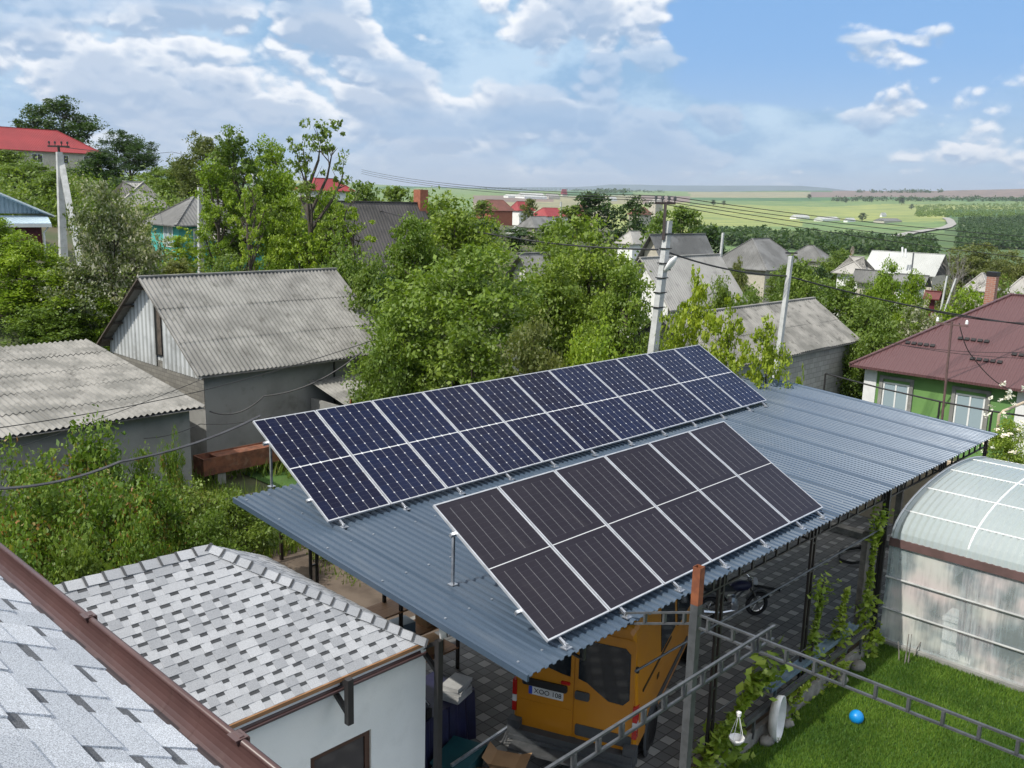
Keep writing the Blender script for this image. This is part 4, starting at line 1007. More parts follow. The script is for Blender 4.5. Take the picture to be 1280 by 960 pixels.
pts_ = [(-.93+1.5*i/k_, -.38+.03*math.sin(i*1.7)) for i in range(k_+1)]+[(.58+.03*math.sin(i*1.9), -.38+.85*i/14) for i in range(1, 15)]
for i in range(len(pts_)-1): (xa, ya), (xb, yb3) = pts_[i], pts_[i+1]; mb.quad((xa*1.02, ya*1.1, .1), (xb*1.02, yb3*1.1, .1), (xb, yb3, .885), (xa, ya, .885))
mb.quad((-.93, -.38, .885), (.58, -.38, .885), (.58, .47, .885), (-.93, .47, .885)); mb.build('tarpaulin', 'tarp_blue', wb)
rr2 = random.Random(11)
for i in range(4):
    c_ = Matrix.Translation((8.62, 9.2, .89+i*.062)) @ Matrix.Rotation(rr2.uniform(-.2, .2)+.3, 4, 'Z')
    mb = MB(); mb.box(-.21, .21, -.15, .15, 0, .055); mb.box(-.212, .212, -.152, .152, .04, .058)
    tag(mb.build('document_box', 'paper', xf=c_), ['flat white carton, lowest of the stack of four on the workbench', 'flat white carton, second from the bottom of the stack on the workbench', 'flat white carton, third from the bottom of the stack on the workbench', 'flat white carton on top of the stack on the workbench'][i], 'carton', 'white cartons stacked on the workbench')
for i, (x_, y_) in enumerate(((7.75, 9.35), (8.05, 9.65), (7.9, 9.15))):
    t = thing('power_tool', ['dark power tool with a grey body on the left end of the workbench', 'black machine with a coil of pipe at the back of the workbench', 'small dark tool with metal handle on the front of the workbench'][i], 'tool', (x_, y_, .89), i*.9, 'tools heaped on the workbench')
    mb = MB(); mb.box(-.13, .13, -.06, .06, 0, .14); mb.bar((.1, 0, .1), (.26, .02, .24), .04); mb.lathe((-.05, 0, .14), [(.07, 0), (.08, .04), (.05, .09), (0, .1)], 10); mb.build('casing', 'black', t)
    mb = MB(); mb.lathe((.0, -.075, .09), [(0, -.01), (.06, -.01), (.07, .012), (.03, .02)], 14, 'y'); mb.tube([(-.12, 0, .2), (-.05, 0, .26), (.06, 0, .25), (.1, 0, .16)], .012, 5); mb.build('metal_guard', 'galv', t)
t = thing('trestle', 'low grey metal trestle standing on the paving by the workbench', 'trestle', (8.62, 8.55, 0), rad(5))
mb = MB(); mb.bar((-.75, 0, .42), (.75, 0, .42), .04); mb.build('beam', 'galv', t)
for q in (-.72, -.64, -.56, .52, .6, .70):
    MB().bar((q, 0, .41), (q+(.04 if q < 0 else .1), -.22 if int(q*100) % 2 else .2, 0), .024).build('leg', 'galv', t)
p = onZ(652, 909, .1); tag(MB().hexa([(p[0]-.05, p[1], 0), (p[0]+.05, p[1]-.03, 0), (p[0]+.05, p[1], 0), (p[0]-.05, p[1]+.03, 0), (p[0]-.06, p[1], .2), (p[0]+.05, p[1]-.03, .2), (p[0]+.05, p[1], .2), (p[0]-.06, p[1]+.03, .2)]).build('paper_bag', 'paper'), 'small white paper bag standing beside the van step', 'bag')
# shelving and stores in the dark beyond the van (they close the view under the roof)
t = thing('tool_shelf', 'dark metal shelving with boxes at the back of the carport', 'shelf', (9.0, 11.2, 0))
for x_ in (-1.3, 0, 1.3):
    for y_ in (-.22, .22): MB().bar((x_, y_, 0), (x_, y_, 1.9), .05).build('upright', 'steel_dark', t)
for z_ in (.4, .95, 1.5): MB().box(-1.3, 1.3, -.25, .25, z_, z_+.03).build('shelf_board', 'wood', t)
for i in range(8):
    x_ = 7.85+(i % 4)*.66; z_ = (.433, .983)[i//4]; h_ = .22+.1*((i*7) % 3)/2
    boxm(.4, .32, h_, ['cardboard', 'grey_plastic', 'blue_gray', 'cardboard'][i % 4], 'storage_box', ['brown', 'black', 'blue-grey', 'tan'][i % 4]+' storage box on the '+('lower' if i < 4 else 'middle')+' board of the carport shelving', 'box', (x_, 11.2, z_), .1*(i % 3-1), group='boxes on the carport shelving')
# motorcycle
mq = onZ(913, 772, 0); mc = thing('motorcycle', 'dark motorcycle parked on the paving under the carport beyond the van', 'motorcycle', (mq[0], mq[1], 0), rad(-30)); mc.scale = (.85, .85, .85)
for x_ in (-.62, .68):
    mb = MB(); mb.lathe((x_, 0, .30), [(.22, -.05), (.28, -.05), (.30, 0), (.28, .05), (.22, .05)], 24, 'y'); w_ = mb.build('wheel', 'rubber', mc)
    mb = MB(); mb.lathe((x_, 0, .30), [(.20, -.02), (.225, 0), (.20, .02)], 20, 'y')
    for k in range(6): t_ = k*math.pi/3; mb.bar((x_, 0, .3), (x_+.21*math.cos(t_), 0, .3+.21*math.sin(t_)), .015)
    mb.build('rim', 'chrome', w_)
    mb = MB(); mb.tube([(x_+.33*math.cos(a_), 0, .3+.33*math.sin(a_)) for a_ in np.linspace(.4, 2.7, 8)], .05, 6); mb.build('mudguard', 'black', mc)
mb = MB(); mb.tube([(-.62, .08, .3), (-.1, .1, .42), (.35, .05, .75), (.5, 0, .9)], .025); mb.tube([(-.62, -.08, .3), (-.1, -.1, .42), (.35, -.05, .75), (.5, 0, .9)], .025); mb.tube([(-.1, 0, .42), (-.35, 0, .72), (-.75, 0, .78)], .03); mb.build('frame', 'steel_dark', mc)
mb = MB(); mb.tube([(.68, .07, .3), (.55, .07, .6), (.44, .07, .98)], .024); mb.tube([(.68, -.07, .3), (.55, -.07, .6), (.44, -.07, .98)], .024); mb.build('fork', 'chrome', mc)
mb = MB(); mb.lathe((0, 0, .42), [(.0, -.18), (.12, -.16), (.15, 0), (.11, .14), (0, .17)], 12); mb.lathe((-.02, -.2, .36), [(0, 0), (.1, 0), (.1, .1), (0, .1)], 12, 'y'); mb.build('engine', 'galv', mc)
mb = MB(); mb.lathe((0, 0, 0), [(.0, -.3), (.11, -.26), (.15, -.05), (.14, .15), (.06, .28), (0, .3)], 14, 'x'); mb.v = [(x+.2, y, z*.85+.80) for x, y, z in mb.v]; mb.build('fuel_tank', 'tarp_blue', mc, smooth=True)
mb = MB(); mb.hexa([(-.75, -.11, .78), (.0, -.12, .72), (.0, .12, .72), (-.75, .11, .78), (-.78, -.10, .88), (.0, -.10, .83), (.0, .10, .83), (-.78, .10, .88)]); mb.build('saddle', 'black', mc)
mb = MB(); mb.tube([(.30, -.36, 1.08), (.40, -.2, 1.06), (.44, 0, 1.0), (.40, .2, 1.06), (.30, .36, 1.08)], .016); mb.build('handlebar', 'chrome', mc)
mb = MB(); mb.lathe((.56, 0, .88), [(0, -.06), (.08, -.04), (.1, .05), (0, .06)], 14, 'x'); mb.build('headlight', 'clear_lens', mc)
mb = MB(); mb.tube([(.05, -.17, .28), (-.4, -.2, .26), (-.85, -.2, .34)], [.025, .035, .045]); mb.build('exhaust', 'chrome', mc)
# hoses, curb pieces
tag(MB().tube([(20.9+.62*math.cos(t_), 8.3+.36*math.sin(t_)+.03*math.sin(5*t_), .03+.006*t_) for t_ in np.arange(0, 13.2, .25)], .018, 6).build('hose', 'rubber'), 'black rubber hose coiled on the paving near the greenhouse', 'hose')
tag(MB().tube([(16.4, 9.6, .04), (17.0, 9.5, .06), (17.5, 9.1, .04), (17.7, 8.6, .04)], .03, 6).build('hose', 'rubber'), 'short curved black hose on the paving beside the motorcycle', 'hose')
mb = MB(); mb.box(24.0, 24.12, 7.2, 12.0, 0, 2.0); tag(mb.build('boundary_wall', 'beige'), 'beige boundary wall at the far end of the carport', 'wall')
mb = MB(); mb.box(22.9, 23.0, 8.1, 8.25, 0, 1.9); tag(mb.build('timber_prop', 'bark_pale'), 'weathered timber prop before the beige wall at the end of the carport', 'prop')
mb = MB(); mb.box(22.2, 22.5, 6.6, 10.4, 0, .16); tag(mb.build('drain_kerb', 'stone'), 'grey stone kerb across the paving in front of the beige wall', 'kerb')
mb = MB(); mb.box(28.0, 28.1, 2.0, 6.6, 0, 2.1); tag(mb.build('site_fence', 'maroon'), 'maroon sheet fence seen behind the top of the greenhouse', 'fence')
# dark railing by the soil patch, trough
t = thing('railing', 'dark steel railing at the edge of the garden soil behind the annex', 'railing', (8.6, 15.0, 0))
mb = MB(); pr_ = [onZ(352, 664, 1.15), onZ(290, 686, 1.15)]; a_ = Vector(pr_[0]); b_ = Vector(pr_[1])-Vector((1.2, 0, 0)); 
pb = Vector(onZ(352, 700, 0)); 
A_ = Vector((pb.x, pb.y, 0)); B_ = A_+Vector((-2.6, .1, 0))
for k in range(4): q = A_.lerp(B_, k/3); mb.bar(q, q+Vector((0, 0, 1.15)), .07)
mb.bar(A_+Vector((0, 0, 1.12)), B_+Vector((0, 0, 1.12)), .06); mb.bar(A_+Vector((-.3, .6, 1.5)), B_+Vector((0, .6, 1.5)), .06); mb.bar(A_+Vector((-.6, .3, 1.12)), A_+Vector((-.6, .55, 1.5)), .05)
loc(mb.build('rails', 'steel_brown', t), t)
t = thing('trough', 'long rusty red-brown steel trough in front of the grey wall', 'trough', (11.9, 23.4, 0))
mb = MB(); x0_, x1_, y0_, y1_, z0_, z1_ = 11.95, 15.6, 23.3, 23.9, .35, .85
mb.box(x0_, x1_, y0_, y0_+.03, z0_, z1_); mb.box(x0_, x1_, y1_-.03, y1_, z0_, z1_); mb.box(x0_, x0_+.03, y0_+.03, y1_-.03, z0_, z1_); mb.box(x1_-.03, x1_, y0_+.03, y1_-.03, z0_, z1_); mb.box(x0_+.03, x1_-.03, y0_+.03, y1_-.03, z0_, z0_+.03); mb.box(x0_+.5, x1_-.03, y0_+.03, y1_-.03, z1_-.1, z1_-.04)
loc(mb.build('channel', 'rustbox', t), t)
for q in (12.4, 15.0): loc(MB().box(q, q+.25, y0_+.05, y1_-.05, 0, z0_).build('leg', 'concrete', t), t)
mb = MB(); mb.box(9.8, 12.4, 12.6, 12.72, 0, .25); tag(mb.build('concrete_edging', 'concrete'), 'concrete edging strip on the soil beside the carport', 'edging')
# ------------------------------------------------------------------ houses
def corr(mb, O, u, v, n, lu, lv, pitch, amp, rows, seed=1, spp=6):
    r = random.Random(seed); O = Vector(O); u = Vector(u).normalized(); v = Vector(v).normalized(); n = Vector(n).normalized(); N_ = int(lu/pitch*spp)
    for k in range(rows):
        b0 = lv*k/rows-(.06 if k else 0); b1 = lv*(k+1)/rows; sh = .014
        for w0 in range(0, N_, spp*7):      # individual sheets of seven waves
            dz0, dz1, db = r.uniform(-.004, .008), r.uniform(-.004, .006), r.uniform(-.02, .02)
            w1 = min(N_, w0+spp*7)
            for i in range(w0, w1):
                a0, a1 = lu*i/N_, lu*(i+1)/N_; h0 = amp*math.sin(2*math.pi*i/spp); h1 = amp*math.sin(2*math.pi*(i+1)/spp)
                mb.quad(O+u*a0+v*(b0+db)+n*(h0+sh+dz0), O+u*a1+v*(b0+db)+n*(h1+sh+dz0), O+u*a1+v*b1+n*(h1+dz1), O+u*a0+v*b1+n*(h0+dz1))
                mb.quad(O+u*a0+v*(b0+db)+n*(h0+sh+dz0-.008), O+u*a1+v*(b0+db)+n*(h1+sh+dz0-.008), O+u*a1+v*(b0+db)+n*(h1+sh+dz0), O+u*a0+v*(b0+db)+n*(h0+sh+dz0))
def win(root, face, c, z, w, h, wallpos, frame='white_paint', glass='pane', dims=None):
    """face '-y' or '-x'; c = centre along the wall"""
    mb = MB(); t = .06
    def B(a0, a1, z0, z1, p0, p1):
        if face[1] == 'y': s = wallpos; return mb.box(a0, a1, s-p1 if face[0] == '-' else s+p0, s-p0 if face[0] == '-' else s+p1, z0, z1)
        s = wallpos; return mb.box(s-p1 if face[0] == '-' else s+p0, s-p0 if face[0] == '-' else s+p1, a0, a1, z0, z1)
    B(c-w/2, c+w/2, z-h/2, z-h/2+t, .003, .05); B(c-w/2, c+w/2, z+h/2-t, z+h/2, .003, .05); B(c-w/2, c-w/2+t, z-h/2+t, z+h/2-t, .003, .05); B(c+w/2-t, c+w/2, z-h/2+t, z+h/2-t, .003, .05)
    B(c-t/2, c+t/2, z-h/2+t, z+h/2-t, .003, .05)
    f = loc(mb.build('window', frame, root), root); mb = MB(); B(c-w/2+t, c+w/2-t, z-h/2+t, z+h/2-t, .003, .02); o = mb.build('pane', glass); o.parent = f
    return f
HB = {}
def house(name, label, cat, x0, x1, y0, y1, zg, ze, zr, axis, wall, roof, hip=0, ov=.35, gable=None, group=None, chimneys=(), th=.07, cr=None, hip2=None):
    """x0..y1 = eave outline; walls stand ov inside"""
    t = thing(name, label, cat, ((x0+x1)/2, (y0+y1)/2, zg), 0, group); hip2 = hip if hip2 is None else hip2
    a0, a1, b0, b1 = x0+ov, x1-ov, y0+ov, y1-ov; zw = ze-.02; HB[t.name] = (a0, a1, b0, b1); zgr = zg-1.0
    loc(MB().box(a0, a1, b0, b1, zgr, zw).build('wall', wall, t), t)
    if axis == 'x':
        ym = (y0+y1)/2; A, B = Vector((x0+hip, ym, zr)), Vector((x1-hip2, ym, zr))
    else:
        xm = (x0+x1)/2; A, B = Vector((xm, y0+hip, zr)), Vector((xm, y1-hip2, zr))
    C = [Vector((x0, y0, ze)), Vector((x1, y0, ze)), Vector((x1, y1, ze)), Vector((x0, y1, ze))]
    mb = MB(); dn = Vector((0, 0, -th))
    if axis == 'x': faces = [(C[0], C[1], B, A), (C[2], C[3], A, B)]; ends = [(C[3], C[0], A, hip), (C[1], C[2], B, hip2)]
    else: faces = [(C[1], C[2], B, A), (C[3], C[0], A, B)]; ends = [(C[0], C[1], A, hip), (C[2], C[3], B, hip2)]
    for f in faces:
        if cr:
            u = (f[1]-f[0]); v0 = (f[3]-f[0]); v = v0-u.normalized()*v0.dot(u.normalized()); n = u.cross(v).normalized(); corr(mb, f[0], u, v, n, u.length, v.length, cr[0], cr[1], cr[2], seed=7)
            mb.poly([p+n*(-.05) for p in reversed(f)])
        else: mb.poly(f); mb.poly([p+dn for p in reversed(f)])
        mb.quad(f[0]+dn, f[1]+dn, f[1]-(Vector((0, 0, .04)) if cr else Vector()), f[0]-(Vector((0, 0, .04)) if cr else Vector()))
    for p, q, r_, h in ends:
        if h > 0: mb.poly((p, q, r_)); mb.quad(p+dn, q+dn, q, p)
        elif not cr: mb.quad(p+dn, p, r_, r_+dn); mb.quad(q, q+dn, r_+dn, r_)
    ro_ = loc(mb.build('roof', roof, t), t)
    rc_ = MB(); rc_.bar(A+Vector((0, 0, .005)), B+Vector((0, 0, .005)), .16, .05)
    if hip > 0:
        for p, q, r_, h in ends:
            if h > 0: rc_.bar(p+Vector((0, 0, .02)), r_+Vector((0, 0, .02)), .16, .05); rc_.bar(q+Vector((0, 0, .02)), r_+Vector((0, 0, .02)), .16, .05)
    o = rc_.build('ridge', roof if not cr else 'asbestos'); o.parent = ro_
    k = (zr-ze)
    for i, (p, q, r_, h) in enumerate(ends):
        if h > 0: continue
        mb = MB()
        if axis == 'x':
            xx = a0 if i == 0 else a1; s = -1 if i == 0 else 1; yy0, yy1 = b0, b1; fr = ov/((y1-y0)/2); tri = [(xx+s*.004, yy0, zw), (xx+s*.004, yy1, zw), (xx+s*.004, yy1, ze+k*fr-.06), (xx+s*.004, (y0+y1)/2, zr-.07), (xx+s*.004, yy0, ze+k*fr-.06)]
        else:
            yy = b0 if i == 0 else b1; s = -1 if i == 0 else 1; fr = ov/((x1-x0)/2); tri = [(a0, yy+s*.004, zw), (a1, yy+s*.004, zw), (a1, yy+s*.004, ze+k*fr-.06), ((x0+x1)/2, yy+s*.004, zr-.07), (a0, yy+s*.004, ze+k*fr-.06)]
        mb.poly(tri); mb.poly([Vector(c)-Vector(((s*.1, 0, 0) if axis == 'x' else (0, s*.1, 0))) for c in reversed(tri)])
        loc(mb.build('gable', gable or wall, t), t)
    for (cx, cy, ch, mt_) in chimneys:
        o = MB().box(cx-.22, cx+.22, cy-.22, cy+.22, ze, ch).build('chimney', mt_); o.parent = ro_
        o2 = MB().box(cx-.27, cx+.27, cy-.27, cy+.27, ch, ch+.1).build('chimney_cap', 'concrete'); o2.parent = ro_
    return t
def from_px_x(yE, B, A, Cr):
    """ridge along x: eave-left corner B seen at y=yE, ridge ends A (left) and Cr (right). returns x0,x1,y0,y1,ze,zr"""
    b = onY(*B, yE); a = onX(*A, b[0]); c = onY(*Cr, a[1]); return b[0], c[0], yE, 2*a[1]-yE, b[2], a[2]

# --- the big barn with corrugated roof
x0, x1, y0, y1, ze, zr = from_px_x(24.6, (247, 471), (172, 346), (408, 335))
x1 = 20.0
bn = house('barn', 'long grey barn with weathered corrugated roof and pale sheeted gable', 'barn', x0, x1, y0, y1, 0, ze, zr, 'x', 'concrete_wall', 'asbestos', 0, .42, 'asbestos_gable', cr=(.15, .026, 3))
# gable door, sheeting ribs, ties
gxx = x0+.42; ym = (y0+y1)/2
mb = MB()
zl = lambda y: ze+(zr-ze)*(1-abs(y-ym)/((y1-y0)/2))
yy = y0+.45
N_ = 0
while yy < y1-.45:
    za = ze-.22; zb = max(za+.05, zl(yy)-.10)
    if not (ym-.75 < yy < ym-.25 and True): mb.quad((gxx-.055, yy, za), (gxx-.012, yy+.07, za), (gxx-.012, yy+.07, zb), (gxx-.055, yy, zb)); mb.quad((gxx-.012, yy+.07, za), (gxx-.055, yy+.14, za), (gxx-.055, yy+.14, zb), (gxx-.012, yy+.07, zb))
    yy += .14
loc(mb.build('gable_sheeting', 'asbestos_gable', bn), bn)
loc(MB().box(gxx-.065, gxx-.006, ym-.68, ym-.22, ze+.15, ze+1.75).build('hatch', 'black', bn), bn); 
loc(MB().box(gxx-.075, gxx-.066, ym-.66, ym-.40, ze+.2, ze+1.7).build('hatch_leaf', 'bark', bn), bn)
for s_ in (1,):   # verge boards and rafter ends
    e_ = Vector((x0+.03, ym+s_*(y1-y0)/2, ze-.07)); t_ = Vector((x0+.03, ym, zr-.07)); loc(MB().bar(e_, t_, .05, .12, up=(1, 0, 0)).build('verge_board', 'bark', bn), bn)
for f_ in (.15, .4, .65, .9): p_ = Vector((x0+.05, ym+(y1-y0)/2*(1-f_), ze+(zr-ze)*f_-.14)); loc(MB().bar(p_, p_+Vector((.45, 0, 0)), .07).build('purlin_end', 'bark', bn), bn)
# stone band below the gable and dark drip streaks
blockmat('rubble', (.24, .23, .20), (.15, .145, .13), (.13, .125, .11), .30, .13)
loc(MB().box(gxx-.02, gxx-.004, y0+.42, y1-.42, ze-1.1, ze-.01).build('rubble_band', 'rubble', bn), bn)
for xx in (17.6,): loc(MB().bar((xx, y0+.40, 0), (xx, y0+.40, ze-.1), .05).build('downpipe', 'steel_dark', bn), bn)
# --- low mono-pitch shed on the left
ls = thing('shed', 'low grey shed with pale corrugated lean-to roof, left of the barn', 'shed', (2, 22, 0))
sx0, sx1, sy0, sy1, sz0, sz1 = -2.0, 11.40, 22.0, 29.6, 2.69, 3.53
mb = MB(); vv_ = Vector((0, sy1-sy0, sz1-sz0)); lv = vv_.length; corr(mb, (sx0, sy0, sz0), (1, 0, 0), vv_, (0, -(sz1-sz0), sy1-sy0), sx1-sx0, lv, .155, .026, 5, seed=3); mb.quad((sx0, sy0, sz0-.05), (sx0, sy1, sz1-.05), (sx1, sy1, sz1-.05), (sx1, sy0, sz0-.05))
loc(mb.build('roof', 'asbestos_pale', ls), ls)
mb = MB(); mb.box(6.2, sx1-.25, sy0+.4, sy0+.6, 0, sz0-.03); mb.box(-2, 4.4, sy0+.4, sy0+.6, 0, sz0-.03); mb.box(sx1-.45, sx1-.25, sy0+.6, sy1-.3, 0, sz0-.02); mb.box(4.4, 6.2, sy0+.4, sy0+.6, 2.2, sz0-.03); mb.box(-2, sx1-.5, sy1-.5, sy1-.3, 0, sz1-.1); loc(mb.build('wall', 'concrete_wall', ls), ls)
loc(MB().box(4.4, 6.2, sy0+1.6, sy0+1.7, 0, 2.2).build('dark_opening', 'black', ls), ls)
mb = MB(); mb.box(11.5, 18.2, 24.3, 24.42, 0, 2.4)
# --- small lean-to behind the trough on the right of the barn
lt = thing('lean_to', 'small open lean-to with pale corrugated roof against the barn wall', 'lean-to', (17.5, 23.8, 0))
mb = MB(); corr(mb, (16.5, 22.6, 1.75), (1, 0, 0), (0, 2.3, .55), (0, -.55, 2.3), 3.2, 2.36, .15, .025, 1, seed=5); loc(mb.build('roof', 'asbestos_pale', lt), lt)
mb = MB(); mb.box(16.6, 16.7, 22.7, 24.9, 0, 1.7); mb.box(16.75, 19.5, 22.7, 22.8, 0, 1.6); loc(mb.build('wall', 'concrete_wall', lt), lt)
loc(MB().bar((16.45, 22.5, 0), (16.45, 22.5, 2.1), .06).build('pipe', 'rust', lt), lt)
# --- block outbuilding
p0 = onY(1077, 425, 16.0); pr_ = onX(1018, 372, p0[0]); pl = onY(920, 382, pr_[1])
bk = house('outbuilding', 'concrete block outbuilding with pale grey corrugated gable roof', 'outbuilding', 26.5, p0[0], 16.0, 2*pr_[1]-16, terrain(36, 18), p0[2], pr_[2], 'x', 'blocks', 'asbestos_pale', 0, .35, 'blocks', cr=(.18, .025, 2))
wb_ = thing('shed', 'small white-walled shed half hidden by the yellow-green young tree', 'shed', (24.5, 17, 0)); loc(MB().box(23.2, 26.3, 16.2, 18.6, -1, 2.2).build('wall', 'render_white', wb_), wb_); loc(MB().hexa([(22.9, 15.9, 2.2), (26.4, 15.9, 2.2), (26.4, 18.9, 2.6), (22.9, 18.9, 2.6), (22.9, 15.9, 2.28), (26.4, 15.9, 2.28), (26.4, 18.9, 2.68), (22.9, 18.9, 2.68)]).build('roof', 'asbestos_pale', wb_), wb_)
# --- green house
zg = -1.2; xe, ye = 36.0, 15.41; k_ = 4.45; zeg, zrg = 2.05, 5.05
gr = house('house', 'green house with purple-brown ribbed metal hip roof and white windows', 'house', xe, xe+2*k_, 3.4, ye, zg, zeg, zrg, 'y', 'green_render', 'roof_brown_x', 4.45, .5, chimneys=(), th=.1)
loc(MB().box(xe+.46, xe+.52, ye-.98, ye-.48, zg, zeg-.02).build('pilaster', 'white_paint', gr), gr); loc(MB().box(xe+.46, xe+.52, 8.55, 9.25, zg, zeg-.02).build('pilaster', 'white_paint', gr), gr)
for (c_, w_) in ((13.62, 1.02), (10.82, 1.05)):
    win(gr, '-x', c_, .72, w_, 1.5, xe+.5)
    mb = MB(); mb.box(xe+.42, xe+.495, c_-w_/2-.16, c_-w_/2-.02, -.15, 1.6); mb.box(xe+.42, xe+.495, c_+w_/2+.02, c_+w_/2+.16, -.15, 1.6); mb.box(xe+.42, xe+.495, c_-w_/2-.16, c_+w_/2+.16, 1.602, 1.72); loc(mb.build('surround', 'concrete', gr), gr)
for (yy, zz) in ((13.2, 3.0), (11.4, 3.35), (10.6, 2.75), (9.3, 3.05)):
    n_ = Vector((-3, 0, k_)).normalized(); s_ = (zz-zeg)/(zrg-zeg); c_ = Vector((xe+k_*s_, yy, zz)); mb = MB(); u_ = Vector((k_, 0, 3)).normalized(); w_ = Vector((0, 1, 0))
    for j in range(5): mb.hexa([c_+w_*(-.55+j*.24)+n_*.01-u_*.07, c_+w_*(-.38+j*.24)+n_*.01-u_*.07, c_+w_*(-.38+j*.24)+n_*.01+u_*.07, c_+w_*(-.55+j*.24)+n_*.01+u_*.07]+[c_+w_*(-.55+j*.24)+n_*.06-u_*.07, c_+w_*(-.38+j*.24)+n_*.06-u_*.07, c_+w_*(-.38+j*.24)+n_*.06+u_*.07, c_+w_*(-.55+j*.24)+n_*.06+u_*.07])
    loc(mb.build('snow_guard', 'steel_dark', gr), gr)
ch = Vector(onX(1238, 372, 43.0)); cht = Vector(onX(1240, 342, 43.0))
o = MB().box(42.8, 43.2, ch.y-.19, ch.y+.19, 3.0, cht.z-.1).build('chimney', 'brickwork', gr); loc(o, gr)
loc(MB().box(42.77, 43.23, ch.y-.22, ch.y+.22, cht.z-.098, cht.z+.08).build('chimney_cap', 'black', gr), gr)
# mast and tube fence in front of the green house
t = thing('mast', 'thin dark steel mast with white insulators in front of the green wall', 'mast', (31.0, 9.9, -.8))
mp = Vector(onX(1190, 402, 31)); mb_ = Vector(onX(1178, 520, 31)); mb = MB(); mb.tube([(mb_.x, mb_.y, -1.5), tuple(mb_), tuple(mp)], .04, 6); mb.bar(mp+Vector((0, .5, -.1)), mp+Vector((0, -.5, -.1)), .05); loc(mb.build('tube', 'plate_brown', t), t)
for s_ in (.45, -.45): m_ = MB(); m_.lathe(mp+Vector((0, s_, -.05)), [(0, 0), (.05, .02), (.04, .12), (0, .16)], 8); loc(m_.build('insulator', 'white_paint', t), t)
t = thing('tube_fence', 'thin dark tube fence running past the green house and the block wall', 'fence', (30, 12, -.8)); mb = MB(); q_ = [onX(px, py, xf) for px, py, xf in ((1032, 467, 33.5), (1100, 485, 32.5), (1175, 502, 31.5), (1240, 514, 31), (1280, 520, 30.7))]; mb.tube([tuple(v) for v in q_], .03, 6)
for v in (q_[0], q_[2], q_[3]): mb.tube([tuple(v), (v[0], v[1], -2)], .035, 6)
loc(mb.build('tubes', 'steel_dark', t), t)
t = thing('gas_pipe', 'yellow gas pipe bent over beside the green house', 'pipe', (30, 8, 0)); q_ = [onX(px, py, xf) for px, py, xf in ((1246, 545, 30), (1249, 518, 30), (1254, 514, 30.2), (1280, 503, 31))]; loc(MB().tube([tuple(v) for v in q_], .045, 8).build('tube', 'beige', t), t)

# --- houses further off: placed at a distance, sized from where the ridge and eaves are seen
def dist_house(name, label, cat, B, A, Cr, yE, wall, roof, hip=0, **kw):
    x0, x1, y0, y1, ze, zr = from_px_x(yE, B, A, Cr)
    if hip: x0, x1 = x0, x1+hip
    if 'x1' in kw: x1 = kw.pop('x1')
    if 'deep' in kw: y1 = y0+kw.pop('deep')
    zg = terrain((x0+x1)/2, y0)-.5; zg = min(zg, ze-2.2)
    return house(name, label, cat, min(x0, x1-2), x1, y0, y1, zg, ze, zr, 'x', wall, roof, hip, **kw)
def cam_house(name, label, cat, px, row_e, row_r, wpx, t, wall, roof, axis='x', asp=1.4, hip=1.5, group=None, extra=None, rotsize=None, ov=.4, gable=None, chimneys=()):
    """house centred on a direction: eave row, ridge row, apparent width, distance along the view"""
    e = at(px, row_e, t); r_ = at(px, row_r, t); wm = wpx*t/FPX; aq = math.radians(46.4)-math.atan((px-640)/1165); ax_, ay_ = abs(math.sin(aq)), abs(math.cos(aq))
    if axis == 'x': a = wm/(ax_+ay_/asp); b = a/asp
    else: b = wm/(ay_+ax_/asp); a = b/asp
    zr = r_[2]+.25; x0, x1, y0, y1 = e[0]-a/2, e[0]+a/2, e[1]-b/2, e[1]+b/2; zg = min(terrain(e[0], e[1])-.3, e[2]-2.3)
    ch = tuple((e[0]+c[0]*a, e[1]+c[1]*b, zr+c[2], c[3]) for c in chimneys)
    return house(name, label, cat, x0, x1, y0, y1, zg, e[2], zr, axis, wall, roof, hip, ov, gable, group, ch)
# left
H1 = cam_house('house', 'big house with bright red hip roof on the rise at the far left', 'house', 30, 189, 163, 185, 115, 'cream', 'roof_red', 'x', 2.2, 4.5)
c0 = H1.location
for i in range(7): win(H1, '-y', c0.x-9+i*3.1, at(30, 198, 115)[2], 1.3, 1.1, HB[H1.name][2], glass='panedark')
H4 = cam_house('house', 'house with faded pale hip roof behind the whitish shrub tree', 'house', 168, 258, 231, 85, 72, 'cream', 'roof_pale', 'x', 1.3, 3)
# blue-white gable house (gable towards the camera, -x side)
E_ = Vector(at(56, 267, 46)); ud = Vector((1, 0, 0)); dd_ = Vector((0, -1, 0)); L_ = E_-ud*6.2; K_ = (E_+L_)/2; K_.z = at(-14, 229, 46)[2]-.1
bh = thing('house', 'house with blue-grey sided gable, white verge and maroon wall at the left edge', 'house', (E_.x-3, E_.y, terrain(E_.x, E_.y)))
bk_ = -dd_*7; f0 = dd_*.35; up_ = Vector((0, 0, .12)); ext = ud*.3
mb = MB()
for i in range(31):
    q = L_.lerp(E_, i/31); q2 = L_.lerp(E_, (i+.5)/31)+dd_*.05; q3 = L_.lerp(E_, (i+1)/31); zz = [v.z+(K_.z-v.z)*(1-abs(f_-.5)*2) for v, f_ in ((q, i/31), (q2, (i+.5)/31), (q3, (i+1)/31))]
    mb.quad(q, q2, (q2.x, q2.y, zz[1]), (q.x, q.y, zz[0])); mb.quad(q2, q3, (q3.x, q3.y, zz[2]), (q2.x, q2.y, zz[1]))
loc(mb.build('gable', 'siding_blue', bh), bh)
mb = MB()
for a_ in (E_+ext, L_-ext):
    a2 = Vector(a_); a2.z -= .18; mb.hexa([a2+f0, K_+f0, K_+bk_, a2+bk_, a2+f0+up_, K_+f0+up_, K_+bk_+up_, a2+bk_+up_])
loc(mb.build('roof', 'tin_blue', bh), bh)
